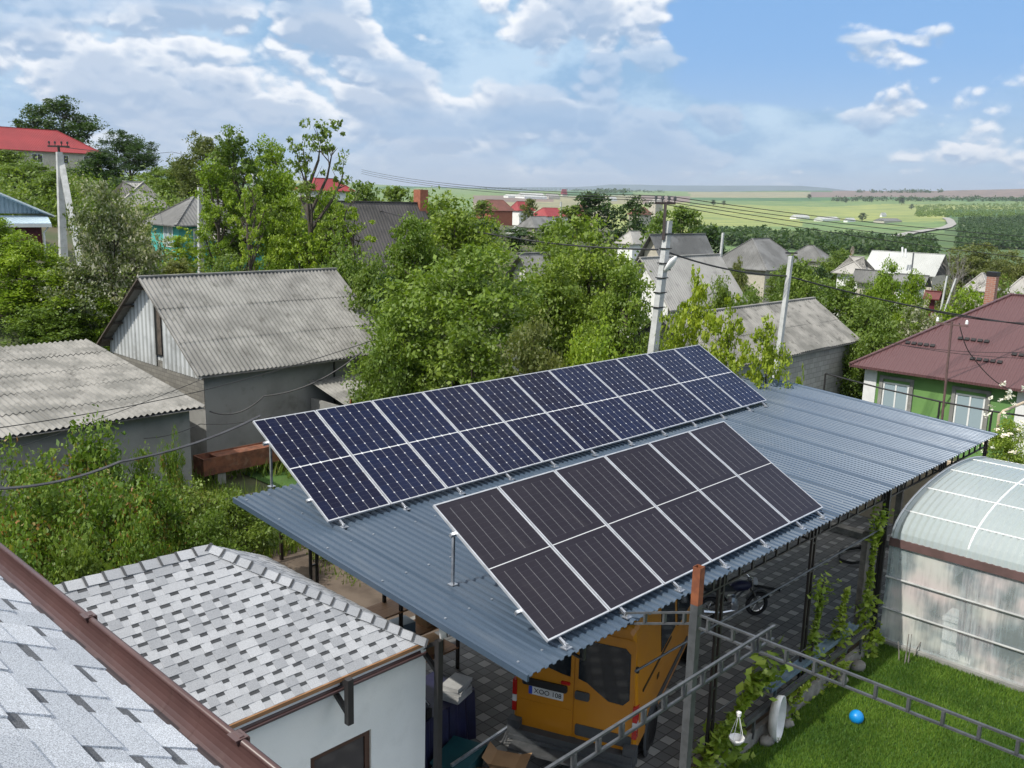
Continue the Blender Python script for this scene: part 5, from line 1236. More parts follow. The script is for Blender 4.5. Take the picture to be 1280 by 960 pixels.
mb = MB(); mb.bar(E_+ext+f0*1.12+Vector((0, 0, -.12)), K_+f0*1.12+Vector((0, 0, .06)), .05, .2, up=dd_); mb.bar(L_-ext+f0*1.12+Vector((0, 0, -.12)), K_+f0*1.12+Vector((0, 0, .06)), .05, .2, up=dd_); loc(mb.build('verge', 'white_paint', bh), bh)
cz0 = E_.z-.1; Rg = Vector(at(64, 279, 44)); cz1 = Rg.z; Lf = Rg-ud*7; Rt = E_+ud*.1+dd_*.05; Rt.z = cz0; Lt = L_+dd_*.05; Lt.z = cz0
mb = MB(); mb.hexa([Lf-up_*.4, Rg-up_*.4, Rt-up_*.4, Lt-up_*.4, Lf, Rg, Rt, Lt]); loc(mb.build('porch_roof', 'tin_blue', bh), bh)
loc(MB().bar(Lf-up_*.9+dd_*.02, Rg-up_*.9+dd_*.02, .05, .16).build('porch_fascia', 'white_paint', bh), bh)
wlz = terrain(E_.x, E_.y)-1.5; loc(MB().box(Lf.x+.2, Rg.x-.35, Rg.y+.3, Rg.y+7, wlz, cz1-.12).build('wall', 'maroon', bh), bh)
mb = MB(); mb.tube([Rg-up_-ud*.1, Rg-up_*4-ud*.3-dd_*.2, Vector((Rg.x-.27, Rg.y+.2, wlz))], .05, 6); loc(mb.build('downpipe', 'white_paint', bh), bh)
# turquoise cottage
q0 = cam_house('cottage', 'turquoise cottage with old grey roof and brown gable boards', 'cottage', 262, 280, 252, 160, 54, 'teal_wall', 'slate_old', 'x', 1.5, 2.2, gable='brick')
cc0 = q0.location
win(q0, '-x', cc0.y-.5, at(215, 292, 54)[2], 1.1, 1.3, HB[q0.name][0])
win(q0, '-y', cc0.x-1.5, at(225, 295, 54)[2], .9, 1.1, HB[q0.name][2])
q1 = cam_house('cottage', 'low cottage wing with pale roof and small bright turquoise windowed wall', 'cottage', 292, 299, 276, 62, 50, 'teal_wall', 'roof_pale', 'x', 1.6, 1.2)
c1_ = q1.location; win(q1, '-y', c1_.x, at(290, 309, 50)[2], .9, 1.2, HB[q1.name][2]); win(q1, '-x', c1_.y, at(283, 309, 50)[2], .8, 1.0, HB[q1.name][0])
# dark roofed house with teal gable
x0, x1, y0, y1, ze, zr = from_px_x(39.5, (402, 345), (368, 250), (528, 254))
dk = house('house', 'house with long dark grey roof, teal gable and one brick chimney', 'house', x0, x1, y0, y1, terrain(25, 38), ze, zr, 'x', 'teal_dark', 'slate_dark', 0, .5, 'teal_dark', chimneys=())
cx_ = onY(526, 250, (y0+y1)/2); o = MB().box(cx_[0]-.3, cx_[0]+.3, (y0+y1)/2-.3, (y0+y1)/2+.3, zr-.6, zr+.75).build('chimney', 'brick', dk); loc(o, dk)
win(dk, '-x', (y0+y1)/2, ze+(zr-ze)*.38, 1.0, 1.0, x0+.48, glass='panedark')
loc(MB().box(x0+.42, x0+.49, y0+.6, y1-.6, ze-.5, ze-.2).build('white_band', 'white_paint', dk), dk)
cam_house('house', 'white house with crimson roof showing between the tall sparse trees', 'house', 405, 238, 226, 78, 92, 'render_white', 'roof_red', 'x', 1.5, 1.5)
# centre
cam_house('house', 'house whose pale grey roof corner shows behind the walnut tree left of the pole', 'house', 672, 352, 322, 90, 44, 'render_white', 'asbestos_pale', 'x', 1.4, 0)
x0, x1, y0, y1, ze, zr = from_px_x(26.5, (838, 388), (800, 322), (888, 316))
hA = house('house', 'house with large weathered pale roof right behind the leaning pole', 'house', x0, x1+1.0, y0, y1, -2, ze, zr, 'x', 'render_white', 'roof_pale', 0, .5, chimneys=())
x0, x1, y0, y1, ze, zr = from_px_x(36.5, (828, 330), (812, 293), (868, 290))
hB = house('house', 'grey roofed house with dark red ridge behind the large weathered roof', 'house', x0, x1+1.5, y0, y1, -3, ze, zr, 'x', 'cream', 'slate_old', 0, .5)
cam_house('house', 'house with ragged grey hip roof in the middle distance', 'house', 948, 333, 301, 128, 88, 'cream', 'slate_old', 'x', 1.3, 2.6)
cam_house('house', 'house with low grey roof just right of the thin lamp pole', 'house', 1012, 325, 309, 66, 112, 'cream', 'slate_old', 'y', 1.6, 2.4)
hc = cam_house('house', 'house with cream coloured hip roof and mauve porch roof', 'house', 1069, 341, 324, 58, 78, 'render_white', 'roof_pale', 'y', 1.2, 2.2)
hp = cam_house('porch', 'mauve-grey porch roof in front of the cream hip roof', 'porch', 1083, 352, 341, 38, 72, 'cream', 'slate_old', 'y', 1.5, 0)
cam_house('house', 'long white-roofed house with two thin vent pipes', 'house', 1132, 341, 318, 104, 100, 'cream', 'roof_white', 'y', 1.7, 0, gable='slate_dark')
cam_house('shed', 'white walled shed with striped grey-mauve roof among the bushes', 'shed', 1138, 357, 347, 50, 68, 'render_white', 'slate_old', 'y', 1.6, 0)
cam_house('shed', 'small dark maroon lean-to beside the white walled shed', 'shed', 1166, 373, 368, 24, 66, 'maroon', 'red_dark', 'y', 1.4, 0)
cam_house('house', 'house with grey roof left of the tall brick chimney', 'house', 1226, 362, 344, 46, 88, 'cream', 'roof_pale', 'x', 1.4, 1.5)
cam_house('house', 'house with pale stone-grey roof right of the tall brick chimney', 'house', 1276, 366, 349, 40, 80, 'cream', 'roof_pale', 'x', 1.4, 1.5)
# village further away
for px, re, rr3, w_, t_, wl, rf, lb in ((618, 263, 251, 52, 215, 'brick', 'roof_brick', 'brown-red roofed house, leftmost of the far village roofs'), (652, 263, 253, 36, 225, 'render_white', 'roof_red', 'red hip roofed house with pale wall in the far village'),
        (688, 270, 261, 50, 205, 'render_white', 'roof_red', 'long red roofed house with chimney in the far village'), (672, 284, 272, 54, 165, 'cream', 'slate_old', 'grey roofed house below the red roofs of the far village'),
        (728, 264, 257, 26, 230, 'brick', 'roof_brick', 'small brown roofed house behind the red roofs'), (800, 268, 260, 34, 230, 'cream', 'roof_brick', 'brown roofed house among the far trees'), (820, 253, 249, 22, 300, 'cream', 'roof_pale', 'pale roofed house at the edge of the fields'),
        (792, 304, 291, 50, 120, 'render_white', 'roof_pale', 'pale roofed house peeping over the walnut tree'), (644, 292, 285, 24, 150, 'render_white', 'roof_white', 'tiny white roofed house peeping over the central trees')):
    cam_house('house', lb, 'house', px, re, rr3, w_, t_, wl, rf, 'x', 1.4, 1.2, group=None)
for px, re, rr3, w_, t_, wl, rf, lb in ((640, 245, 243, 22, 820, 'render_white', 'roof_white', 'leftmost far white farm hall on the edge of the fields'), (664, 246, 241.5, 42, 800, 'render_white', 'roof_white', 'longest far white farm hall before the green fields'), (690, 246.5, 242.5, 22, 780, 'cream', 'roof_pale', 'beige far hall next to the tiny red tower'),
        (705, 243, 236.5, 9, 700, 'cream', 'roof_red', 'tiny red topped tower house on the far fields'), (736, 247, 244, 10, 760, 'render_white', 'roof_white', 'small far white hall right of the red tower'), (765, 249, 246, 14, 720, 'render_white', 'roof_white', 'small far white hall above the dark trees')):
    q_ = on_ground(px, re+2.2, 60); cam_house('farm_hall', lb, 'farm hall', px, re, rr3, w_, float((q_-EYE)@CF), wl, rf, 'x', 2.5, 1)
for px, re, w_, lb in ((1000, 271.5, 26, 'leftmost grey-white farm shed in the valley'), (1034, 274, 34, 'white farm shed in the valley left of the lone tree'), (1062, 275.5, 16, 'short farm shed in the valley beside the lone tree'), (1104, 269, 9, 'tiny white hut on the slope above the farm sheds'), (1110, 276, 36, 'low grey farm shed in the valley, rightmost of the row')):
    q_ = on_ground(px, re+2, 60); d_ = (q_-EYE)@CF
    cam_house('farm_shed', lb, 'farm shed', px, re, re-3.0, w_, d_, 'render_white' if w_ != 36 else 'cream', 'roof_white' if w_ != 36 else 'slate_old', 'x', 4, .5)
# round satellite dish on the cream house
p = Vector(at(1065, 313, 78)); sd = thing('satellite_dish', 'round pale dish on a stalk above the cream hip roof', 'dish', p); mb = MB(); mb.lathe((0, 0, 0), [(.0, .06), (.18, .03), (.34, -.06), (.36, -.05), (.18, .05), (0, .08)], 16, 'y'); mb.build('dish', 'beige', sd); MB().bar((0, .05, 0), (0, .05, -1.1), .05).build('stalk', 'rust', sd)
# vent pipes / thin posts
def stick(name, label, cat, a, b, t, r, mat, group=None, extra=None):
    A = Vector(at(*a, t)); B = Vector(at(*b, t)); o = MB().tube([A, B], [r, r*.85], 8).build(name, mat); tag(o, label, cat, group); return o
stick('vent_pipe', 'left one of the two thin white vent pipes on the long white roof', 'pipe', (1128, 309), (1128, 321), 97, .11, 'white_paint', 'vent pipes on the long white roof')
stick('vent_pipe', 'right one of the two thin white vent pipes on the long white roof', 'pipe', (1132, 311), (1132, 322), 97, .11, 'white_paint', 'vent pipes on the long white roof')
stick('aerial_pole', 'thin grey aerial pole rising in front of the long white roof', 'pole', (1142, 316), (1139, 345), 80, .07, 'steel_gray')

# ------------------------------------------------------------------ poles and wires
def pole(label, a, b, t, r0, r1, ztop, arm=None, extend=0, group=None, mat='pole_concrete', lean=True):
    """a top pixel, b lower pixel, extended down to the ground"""
    A = Vector(at(*a, t)); B = Vector(at(*b, t)); d = (B-A); d.y += 0; g_ = terrain(B.x, B.y)
    k = (g_-.3-A.z)/d.z; G_ = A+d*k
    o = thing('utility_pole', label, 'utility pole', (G_.x, G_.y, g_), 0, group)
    mb = MB(); n = 2
    mb.hexa([G_+Vector((-r0, -r0*.8, 0)), G_+Vector((r0, -r0*.8, 0)), G_+Vector((r0, r0*.8, 0)), G_+Vector((-r0, r0*.8, 0)), A+Vector((-r1, -r1*.8, 0)), A+Vector((r1, -r1*.8, 0)), A+Vector((r1, r1*.8, 0)), A+Vector((-r1, r1*.8, 0))])
    loc(mb.build('shaft', mat, o), o); return o, A, G_
RHv = Vector((RH[0], RH[1], 0))
pc, Ac, Gc = pole('tall leaning concrete pole with crossarm and white street lamp, right behind the rear solar array', (836, 276), (816, 440), 28, .165, .10, 0)
b1 = Vector(at(832, 254, 27.9)); b0 = Vector(at(829, 300, 27.9)); loc(MB().bar(b0, b1, .09, .06).build('steel_extension', 'steel_brown', pc), pc)
loc(MB().bar(b1-RHv*.32, b1+RHv*.30, .07, .07).build('crossarm', 'steel_brown', pc), pc)
for s_ in (-.3, -.1, .1, .28): mb = MB(); mb.lathe(b1+RHv*s_, [(.018, .03), (.018, .10), (.05, .11), (.04, .2), (0, .22)], 8); loc(mb.build('insulator', 'grey_plastic', pc), pc)
for z_ in range(6):
    q = Ac.lerp(Gc, .05+.055*z_); loc(MB().box(q.x-.15-.005*z_, q.x+.15+.005*z_, q.y-.13, q.y+.13, q.z, q.z+.03).build('strap', 'steel_dark', pc), pc)
lp = Vector(at(839, 329, 27.8))
mb = MB(); mb.lathe((0, 0, 0), [(0, -.32), (.09, -.27), (.14, -.05), (.13, .1), (.06, .24), (0, .27)], 14, 'z'); mb.v = [(x, y*.6, z) for x, y, z in mb.v]
m4 = Matrix.Translation(lp) @ Matrix.Rotation(rad(35), 4, Vector((FH[0], FH[1], 0))); o = mb.build('street_lamp_head', 'plastic_white', None, True, m4); o.parent = pc; loc(o, pc)
loc(MB().tube([Vector(at(829, 334, 27.9)), Vector(at(834, 337, 27.85)), lp-Vector((0, 0, .2))], .025, 6).build('lamp_arm', 'steel_dark', pc), pc)
pr2, Ar, Gr = pole('slimmer concrete pole standing before the block outbuilding', (989, 320), (976, 420), 31, .115, .075, 0)
loc(MB().bar(Ar-RHv*.2+Vector((0, 0, .1)), Ar+RHv*.2+Vector((0, 0, .1)), .05).build('crossarm', 'steel_dark', pr2), pr2)
pl_, Al, Gl = pole('concrete pole with dark crossarm and a leaning concrete strut at the left', (74, 190), (78, 290), 42, .17, .12, 0)
b1 = Vector(at(73, 183, 41.9)); loc(MB().bar(Al-Vector((0, 0, .3)), b1+Vector((0, 0, .05)), .10, .08).build('steel_extension', 'steel_brown', pl_), pl_)
loc(MB().bar(b1-RHv*.48, b1+RHv*.50, .08).build('crossarm', 'steel_brown', pl_), pl_)
for s_ in (-.42, -.15, .15, .42): mb = MB(); mb.lathe(b1+RHv*s_, [(.02, .03), (.02, .12), (.055, .13), (.04, .22), (0, .24)], 8); loc(mb.build('insulator', 'steel_dark', pl_), pl_)
A_ = Vector(at(77, 205, 42.1)); B_ = Vector(at(92, 285, 41)); kk = (A_.z-terrain(B_.x, B_.y)+.3)/(A_.z-B_.z); loc(MB().bar(A_, A_+(B_-A_)*kk, .24, .2).build('strut', 'pole_concrete', pl_), pl_)
pole('short white-grey pole standing before the turquoise cottage', (250, 234), (251, 318), 47, .15, .11, 0)
pole('thin pole half hidden in the tree left of the dark roof', (317, 200), (318, 262), 60, .12, .09, 0)
pole('thin pale lamp pole between the grey roofs right of the leaning pole', (904, 291), (902, 309), 55, .09, .07, 0)
pole('thin white post leaning over the bushes left of the brick chimney', (1184, 345), (1179, 372), 50, .065, .05, 0)
pole('second shorter white post just right of the leaning white post', (1195, 348), (1190, 362), 52, .065, .05, 0)
pole('small distant pole rising over the far village trees', (701, 252), (701, 262), 200, .2, .15, 0, group=None)
def cable(label, pts, r=.02, sag=.5, mat='cable', cat='cable', group=None, name='overhead_cable'):
    """pts = (px,py,t) anchors"""
    P_ = [Vector(at(a, b, c)) for a, b, c in pts]; Q = []
    for i in range(len(P_)-1):
        for k in range(12): f_ = k/12; q = P_[i].lerp(P_[i+1], f_); q.z -= sag*4*f_*(1-f_); Q.append(q)
    Q.append(P_[-1]); return tag(MB().tube(Q, r, 5).build(name, mat), label, cat, group)
for i, dy in enumerate((0, 4, 8)):
    cable(['topmost', 'middle', 'lowest'][i]+' of three thin wires reaching the leaning pole from the left', [(452, 212+dy*.6, 75), (831, 245+dy*.8, 28)], .012, .35, group='wires arriving at the leaning pole from the left')
for i, (ya, yb4) in enumerate(((245, 297), (249, 304), (252, 313), (256, 324))):
    cable(['topmost', 'second', 'third', 'lowest'][i]+' of four wires running right from the top of the leaning pole', [(834, ya, 28), (1300, yb4, 34)], .012, .12, group='wires running right from the leaning pole')
cable('thick twisted dark cable crossing the trees into the leaning pole from the left', [(470, 262, 52), (640, 297, 38), (822, 312, 28)], .028, .10)
cable('thick dark cable running right from the leaning pole past the slimmer pole', [(826, 312, 28), (984, 345, 31), (1300, 408, 34)], .028, .18)
cable('thick grey conduit cable crossing over the bushes at the left', [(-12, 611, 12.5), (150, 577, 14), (325, 520, 16.5)], .022, .10, 'cable_gray')
cable('thin wire stretched over the low shed roof and barn', [(-10, 536, 17), (250, 489, 22), (470, 424, 24)], .010, .05)
cable('thin wire running along under the barn eave', [(20, 560, 20), (262, 470, 23.9), (455, 442, 24.3)], .008, .05)
cable('dark cable drooping across the grey barn wall', [(262, 514, 24.2), (330, 495, 24.4), (452, 440, 24.5)], .02, .25)
cable('thin wire drawn along the lower part of the grey barn wall', [(180, 548, 21.8), (250, 530, 23), (340, 520, 23.5)], .010, .08)
cable('thin cable drooping from the mast over the purple-brown roof', [(1199, 404, 31), (1215, 445, 31.5), (1262, 487, 33)], .016, .15)
cable('dark cable from the slope to the right edge above the purple-brown roof', [(1150, 385, 33), (1290, 404, 33.5)], .018, .12)
cable('faint wire crossing the purple-brown roof, upper one', [(1130, 432, 30), (1290, 440, 33)], .009, .1)
cable('faint wire crossing the purple-brown roof, lower one', [(1110, 428, 30), (1290, 448, 33)], .009, .12)
cable('thin wires at the far left leading right from the left pole', [(80, 184, 42), (215, 190, 75), (330, 205, 110)], .016, .2)
# ------------------------------------------------------------------ trees
def leaf_mesh(name, C, size, mat, rnd, up=.5, squash=1.0):
    """C: (n,3) leaf centres -> one rhombic leaf each"""
    n = len(C); a = rnd.normal(size=(n, 3)); a /= np.linalg.norm(a, axis=1)[:, None]
    nr = rnd.normal(size=(n, 3)); nr[:, 2] = np.abs(nr[:, 2])+up; nr /= np.linalg.norm(nr, axis=1)[:, None]
    a = a-nr*(a*nr).sum(1)[:, None]; a /= np.linalg.norm(a, axis=1)[:, None]+1e-9; b = np.cross(nr, a)
    s = size*(.55+rnd.gamma(3.0, .17, n))[:, None]
    v = np.zeros((n, 4, 3)); v[:, 0] = C-a*s*.5; v[:, 1] = C+b*s*.28-nr*s*.05; v[:, 2] = C+a*s*.5; v[:, 3] = C-b*s*.28-nr*s*.05
    me = bpy.data.meshes.new(name); me.vertices.add(4*n); me.vertices.foreach_set('co', v.reshape(-1)); me.loops.add(4*n); me.loops.foreach_set('vertex_index', np.arange(4*n))
    me.polygons.add(n); me.polygons.foreach_set('loop_start', np.arange(n)*4); me.polygons.foreach_set('loop_total', np.full(n, 4)); me.materials.append(MATS[mat]); me.update(calc_edges=True)
    return me
def proto(kind, seed):
    """returns (wood mesh, leaf mesh): tree of height 1, crown radius about .38"""
    rnd = np.random.RandomState(seed); R_ = random.Random(seed); wood = MB()
    P = dict(round=(.26, .40, 11, 170, 85, .025, .32), wide=(.30, .50, 14, 210, 80, .024, .27), tall=(.22, .30, 12, 230, 52, .017, .22), sparse=(.26, .33, 11, 140, 34, .017, .13), bush=(.04, .50, 10, 150, 70, .034, .34), young=(.20, .42, 10, 150, 36, .030, .20), far=(.12, .42, 9, 110, 26, .050, .34))[kind]
    base, rad_, nl, ncl, per, ls, fill = P
    cz = (1+base)/2; hz = (1-base)/2
    lobes = []
    for i in range(nl):
        t = (i+.5)/nl; a = i*2.4+R_.uniform(-.4, .4); z = base+.10+(1-base-.22)*t; prof = math.sin(math.pi*min(1, (.18+t*.80)))**.7
        if kind in ('tall', 'sparse'): prof = .45+.55*math.sin(math.pi*(.1+.85*t))
        rr = rad_*.62*prof*R_.uniform(.6, 1.15); lobes.append((rr*math.cos(a), rr*math.sin(a), z, rad_*R_.uniform(.34, .52)*(.75 if kind in ('tall', 'sparse') else 1)))
    lobes.append((R_.uniform(-.04, .04), R_.uniform(-.04, .04), .90, rad_*.34))
    # trunk and limbs
    lean = (R_.uniform(-.03, .03), R_.uniform(-.03, .03))
    tr = [(lean[0]*z*3, lean[1]*z*3, z) for z in (-.05, base*.6, base+.1, cz, .86)]
    w0 = .022 if kind not in ('bush', 'young') else .012
    wood.tube(tr, [w0*1.3, w0, w0*.8, w0*.5, w0*.15], 7)
    for lx, ly, lz, lr in lobes:
        z0 = max(base*.5, lz-.28*R_.uniform(.6, 1)); q0 = (lean[0]*z0*3, lean[1]*z0*3, z0)
        m_ = (lx*.5+R_.uniform(-.02, .02), ly*.5+R_.uniform(-.02, .02), z0+(lz-z0)*.6)
        wood.tube([q0, m_, (lx, ly, lz)], [w0*.5, w0*.33, w0*.12], 5)
        for k in range(4 if kind in ('sparse', 'tall', 'young') else 2):
            t = R_.uniform(.3, 1); s = tuple(m_[i]+((lx, ly, lz)[i]-m_[i])*t for i in range(3)); wood.tube([s, (s[0]+R_.uniform(-1, 1)*lr*.9, s[1]+R_.uniform(-1, 1)*lr*.9, s[2]+R_.uniform(-.1, 1)*lr)], [w0*.14, w0*.04], 4)
    pts = []
    lw = np.array([l[3]**2 for l in lobes]); lw /= lw.sum()
    for c in range(ncl):
        l = lobes[rnd.choice(len(lobes), p=lw)]; d = rnd.normal(size=3); d /= np.linalg.norm(d); d[2] = d[2]*.85+.12
        r = l[3]*(rnd.uniform(.55, 1.12) if rnd.rand() > .25 else rnd.uniform(.1, .6))
        c0 = np.array(l[:3])+d*r
        if c0[2] < base*.5: c0[2] = base*.5+rnd.uniform(0, .05)
        cr_ = rad_*fill*rnd.uniform(.16, .40)*(1.5 if kind == 'bush' else 1.25)
        m_ = int(per*rnd.uniform(.6, 1.4)); q = rnd.normal(size=(m_, 3)); q /= np.linalg.norm(q, axis=1)[:, None]; q[:, 2] = q[:, 2]*.8+.1
        q *= (cr_*1.75*rnd.uniform(.55, 1.05, (m_, 1)))*(1+.35*rnd.normal(size=(m_, 1))*.5); q[:, 2] *= .72; pts.append(c0+q)
    C = np.concatenate(pts); zs = .985/np.percentile(C[:, 2], 99.6); C[:, 2] *= zs; wood.v = [(x, y, z*zs if z > 0 else z) for x, y, z in wood.v]
    wm = wood.build('trunk', 'bark'); me_w = wm.data; bpy.data.objects.remove(wm)
    return me_w, leaf_mesh('crown', C, ls, 'leaf_mid', rnd)
PR = {}
for k, seeds in dict(round=(1, 2, 3), wide=(4, 5), tall=(6, 7), sparse=(8, 9), bush=(10, 11, 12), young=(13, 14), far=(15, 16, 17)).items(): PR[k] = [proto(k, s) for s in seeds]
TI = [0]
def tree(kind, px, top, wpx, t, mat, label, name='tree', cat='tree', group=None, ground=None, bark=None, hmin=None, var=None, dx=0):
    """tree whose top shows at (px, top), crown wpx wide, t metres along the view"""
    TI[0] += 1; i = TI[0]; A = at(px, top, t); gz_ = terrain(A[0], A[1]) if ground is None else ground
    h = A[2]-gz_
    wm = wpx*t/FPX; P_ = PR[kind]; mw_, ml_ = P_[(i if var is None else var) % len(P_)]
    nat = dict(round=.84, wide=1.02, tall=.62, sparse=.72, bush=1.05, young=.86, far=.88)[kind]
    s = wm/nat
    o = bpy.data.objects.new(name, None); COL.objects.link(o); tag(o, label, cat, group); o.location = (A[0], A[1], gz_); o.rotation_euler = (0, 0, (i*2.399) % 6.283); o.scale = (s, s, h)
    tr = bpy.data.objects.new('trunk', mw_); COL.objects.link(tr); tr.parent = o
    tr.material_slots[0].link = 'OBJECT'; tr.material_slots[0].material = MATS[bark or 'bark']
    cr_ = bpy.data.objects.new('crown', ml_); COL.objects.link(cr_); cr_.parent = o; cr_.material_slots[0].link = 'OBJECT'; cr_.material_slots[0].material = MATS[mat]
    return o
# skyline left
tree('round', 74, 120, 104, 134, 'leaf_dark', 'big dark round tree rising over the bright red roof')
tree('wide', 162, 163, 86, 125, 'leaf_dark', 'dark leaning tree on the skyline right of the big round one')
tree('round', 2, 188, 90, 84, 'leaf_mid', 'tree at the far left edge just under the red roof')
tree('round', 36, 203, 110, 74, 'leaf_mid', 'broad green tree above the blue-grey gable')
tree('round', 66, 214, 70, 62, 'leaf_mid', 'tree behind the blue-grey gable left of the pole')
tree('round', 122, 188, 88, 84, 'leaf_dark', 'dark tree right behind the pole with the leaning strut')
tree('round', 148, 222, 60, 74, 'leaf_dark', 'small dark tree between the strutted pole and the faded hip roof')
tree('far', 196, 208, 70, 100, 'leaf_mid', 'low tree on the skyline left of the thin hidden pole')
tree('round', 226, 200, 78, 84, 'leaf_mid', 'mid green tree above the turquoise cottage roof')
tree('round', 252, 168, 96, 62, 'leaf_olive', 'olive green tree rising left of the tall acacias')
tree('tall', 296, 158, 112, 44, 'leaf_mid', 'tall feathery acacia left of the sparse high tree', var=0)
tree('tall', 340, 172, 92, 50, 'leaf_bright', 'second tall feathery acacia, close to the sparse high tree', var=1)
tree('sparse', 397, 146, 150, 37, 'leaf_mid', 'tallest sparse tree with visible trunk and bare tips against the sky', bark='bark', var=0)
tree('sparse', 316, 214, 100, 36, 'leaf_bright', 'thin branched light green tree in front of the thin hidden pole', var=1)
tree('far', 455, 226, 66, 80, 'leaf_mid', 'green tree on the skyline just right of the tallest sparse tree')
tree('far', 492, 232, 70, 84, 'leaf_mid', 'green tree on the skyline above the dark grey roof')
tree('far', 528, 238, 60, 78, 'leaf_mid', 'green tree behind the brick chimney of the dark roof')
# left middle
tree('wide', 138, 226, 128, 33, 'leaf_blossom', 'big rounded tree speckled with whitish blossom at the left', name='blossom_tree')
tree('bush', 98, 322, 110, 33, 'leaf_blossom', 'low blossoming tree beneath the big whitish speckled one', name='blossom_tree')
tree('round', 30, 292, 108, 33, 'leaf_bright', 'bright green tree under the maroon wall at the left edge')
tree('round', -14, 268, 110, 34, 'leaf_bright', 'bright green tree cut by the left edge of the photo')
tree('bush', 78, 338, 120, 33, 'leaf_bright', 'light green shrub behind the low corrugated shed roof', name='shrub')
tree('bush', 14, 352, 120, 33, 'leaf_bright', 'wide light green shrub at the left edge behind the shed', name='shrub')
tree('bush', 60, 378, 120, 32, 'leaf_mid', 'darker shrub just over the top edge of the shed roof', name='shrub')
tree('bush', 132, 372, 90, 33, 'leaf_bright', 'shrub tucked against the left verge of the barn roof', name='shrub')
tree('bush', 166, 306, 90, 38, 'leaf_bright', 'bright shrub left of the turquoise cottage', name='shrub')
tree('young', 226, 284, 80, 42, 'leaf_bright', 'light branched small tree in front of the turquoise cottage')
tree('bush', 218, 322, 90, 40, 'leaf_olive', 'olive shrub above the barn ridge at its left end', name='shrub')
tree('bush', 288, 318, 90, 38, 'leaf_mid', 'shrub above the barn ridge below the turquoise windows', name='shrub')
tree('bush', 350, 314, 80, 37, 'leaf_bright', 'shrub above the middle of the barn ridge', name='shrub')
tree('sparse', 430, 238, 120, 36.5, 'leaf_bright', 'light green tree with open branches before the dark roof', var=1)
tree('young', 372, 268, 100, 37, 'leaf_bright', 'small light green tree in front of the teal gable')
tree('bush', 425, 300, 100, 35, 'leaf_mid', 'shrub over the right end of the barn ridge', name='shrub')
tree('bush', 462, 318, 110, 33, 'leaf_mid', 'dark shrub between the barn and the big central tree', name='shrub')
tree('tall', 268, 196, 90, 43, 'leaf_bright', 'light green feathery tree left of the hidden thin pole', var=1)
tree('round', 352, 210, 96, 45, 'leaf_bright', 'leafy light green tree between the two tall acacias and the dark roof')
tree('round', 408, 236, 86, 39, 'leaf_bright', 'leafy tree standing before the middle of the dark grey roof')
# centre
tree('round', 570, 244, 150, 41, 'leaf_walnut', 'large leafy walnut rising above the big central tree')
tree('round', 520, 270, 120, 37, 'leaf_walnut', 'walnut tree in front of the dark grey roof chimney')
tree('wide', 566, 306, 250, 29, 'leaf_walnut', 'biggest dense round tree in the middle, behind the rear solar array')
tree('bush', 496, 376, 130, 28, 'leaf_walnut', 'dense low tree leaning on the right end of the barn')
tree('bush', 480, 420, 110, 27, 'leaf_mid', 'dark shrub at the foot of the biggest tree by the barn wall', name='shrub')
tree('bush', 590, 398, 170, 26.5, 'leaf_mid', 'wide shrub directly behind the rear solar array', name='shrub')
tree('bush', 668, 400, 120, 26, 'leaf_olive', 'greyish shrub behind the rear array left of the leaning pole', name='shrub')
tree('bush', 748, 404, 110, 26, 'leaf_bright', 'bright shrub just left of the leaning pole', name='shrub')
tree('wide', 742, 272, 200, 35, 'leaf_walnut', 'large walnut tree left of the leaning pole')
tree('round', 690, 322, 130, 33, 'leaf_walnut', 'walnut tree left of the pale roof corner', dx=0)
tree('round', 780, 330, 110, 31, 'leaf_walnut', 'leafy tree directly behind the leaning pole')
tree('far', 744, 240, 78, 150, 'leaf_dark', 'dark tree on the skyline left of the leaning pole top')
tree('far', 792, 244, 66, 150, 'leaf_dark', 'dark tree behind the top of the leaning pole')
tree('far', 716, 256, 60, 150, 'leaf_mid', 'green tree beside the red roofs of the far village')
tree('far', 856, 258, 84, 125, 'leaf_mid', 'green tree right of the top of the leaning pole')
tree('far', 826, 262, 66, 80, 'leaf_mid', 'tree directly behind the crossarm of the leaning pole')
tree('far', 604, 250, 44, 160, 'leaf_mid', 'small tree by the leftmost red village roof')
tree('far', 662, 248, 30, 190, 'leaf_olive', 'pale thin tree between the two red village roofs')
tree('far', 648, 284, 90, 120, 'leaf_dark', 'dark tree below the red village roofs')
tree('far', 690, 280, 70, 85, 'leaf_mid', 'green tree below the grey village roof')
tree('far', 602, 274, 70, 80, 'leaf_dark', 'dark tree under the brown-red village roof')
# young yellow green trees right of the pole
tree('young', 872, 340, 92, 25.5, 'leaf_yellow', 'young yellow-green tree just right of the leaning pole', var=0)
tree('young', 912, 368, 104, 24.5, 'leaf_yellow', 'young yellow-green tree in front of the block outbuilding, left one', var=1)
tree('young', 962, 398, 92, 24.0, 'leaf_yellow', 'young yellow-green tree low in front of the block wall, right one', var=0)
tree('bush', 846, 396, 76, 25.5, 'leaf_yellow', 'yellow-green bush at the foot of the leaning pole', name='shrub')
tree('young', 1002, 455, 22, 27, 'leaf_yellow', 'tiny yellow-green sapling against the block wall')
tree('bush', 905, 346, 70, 42, 'leaf_mid', 'dark green bush behind the large weathered pale roof', name='shrub')
tree('bush', 940, 362, 80, 40, 'leaf_mid', 'dark bush left of the slimmer pole above the block roof', name='shrub')
tree('young', 925, 322, 34, 55, 'leaf_olive', 'small branchy tree before the ragged grey hip roof')
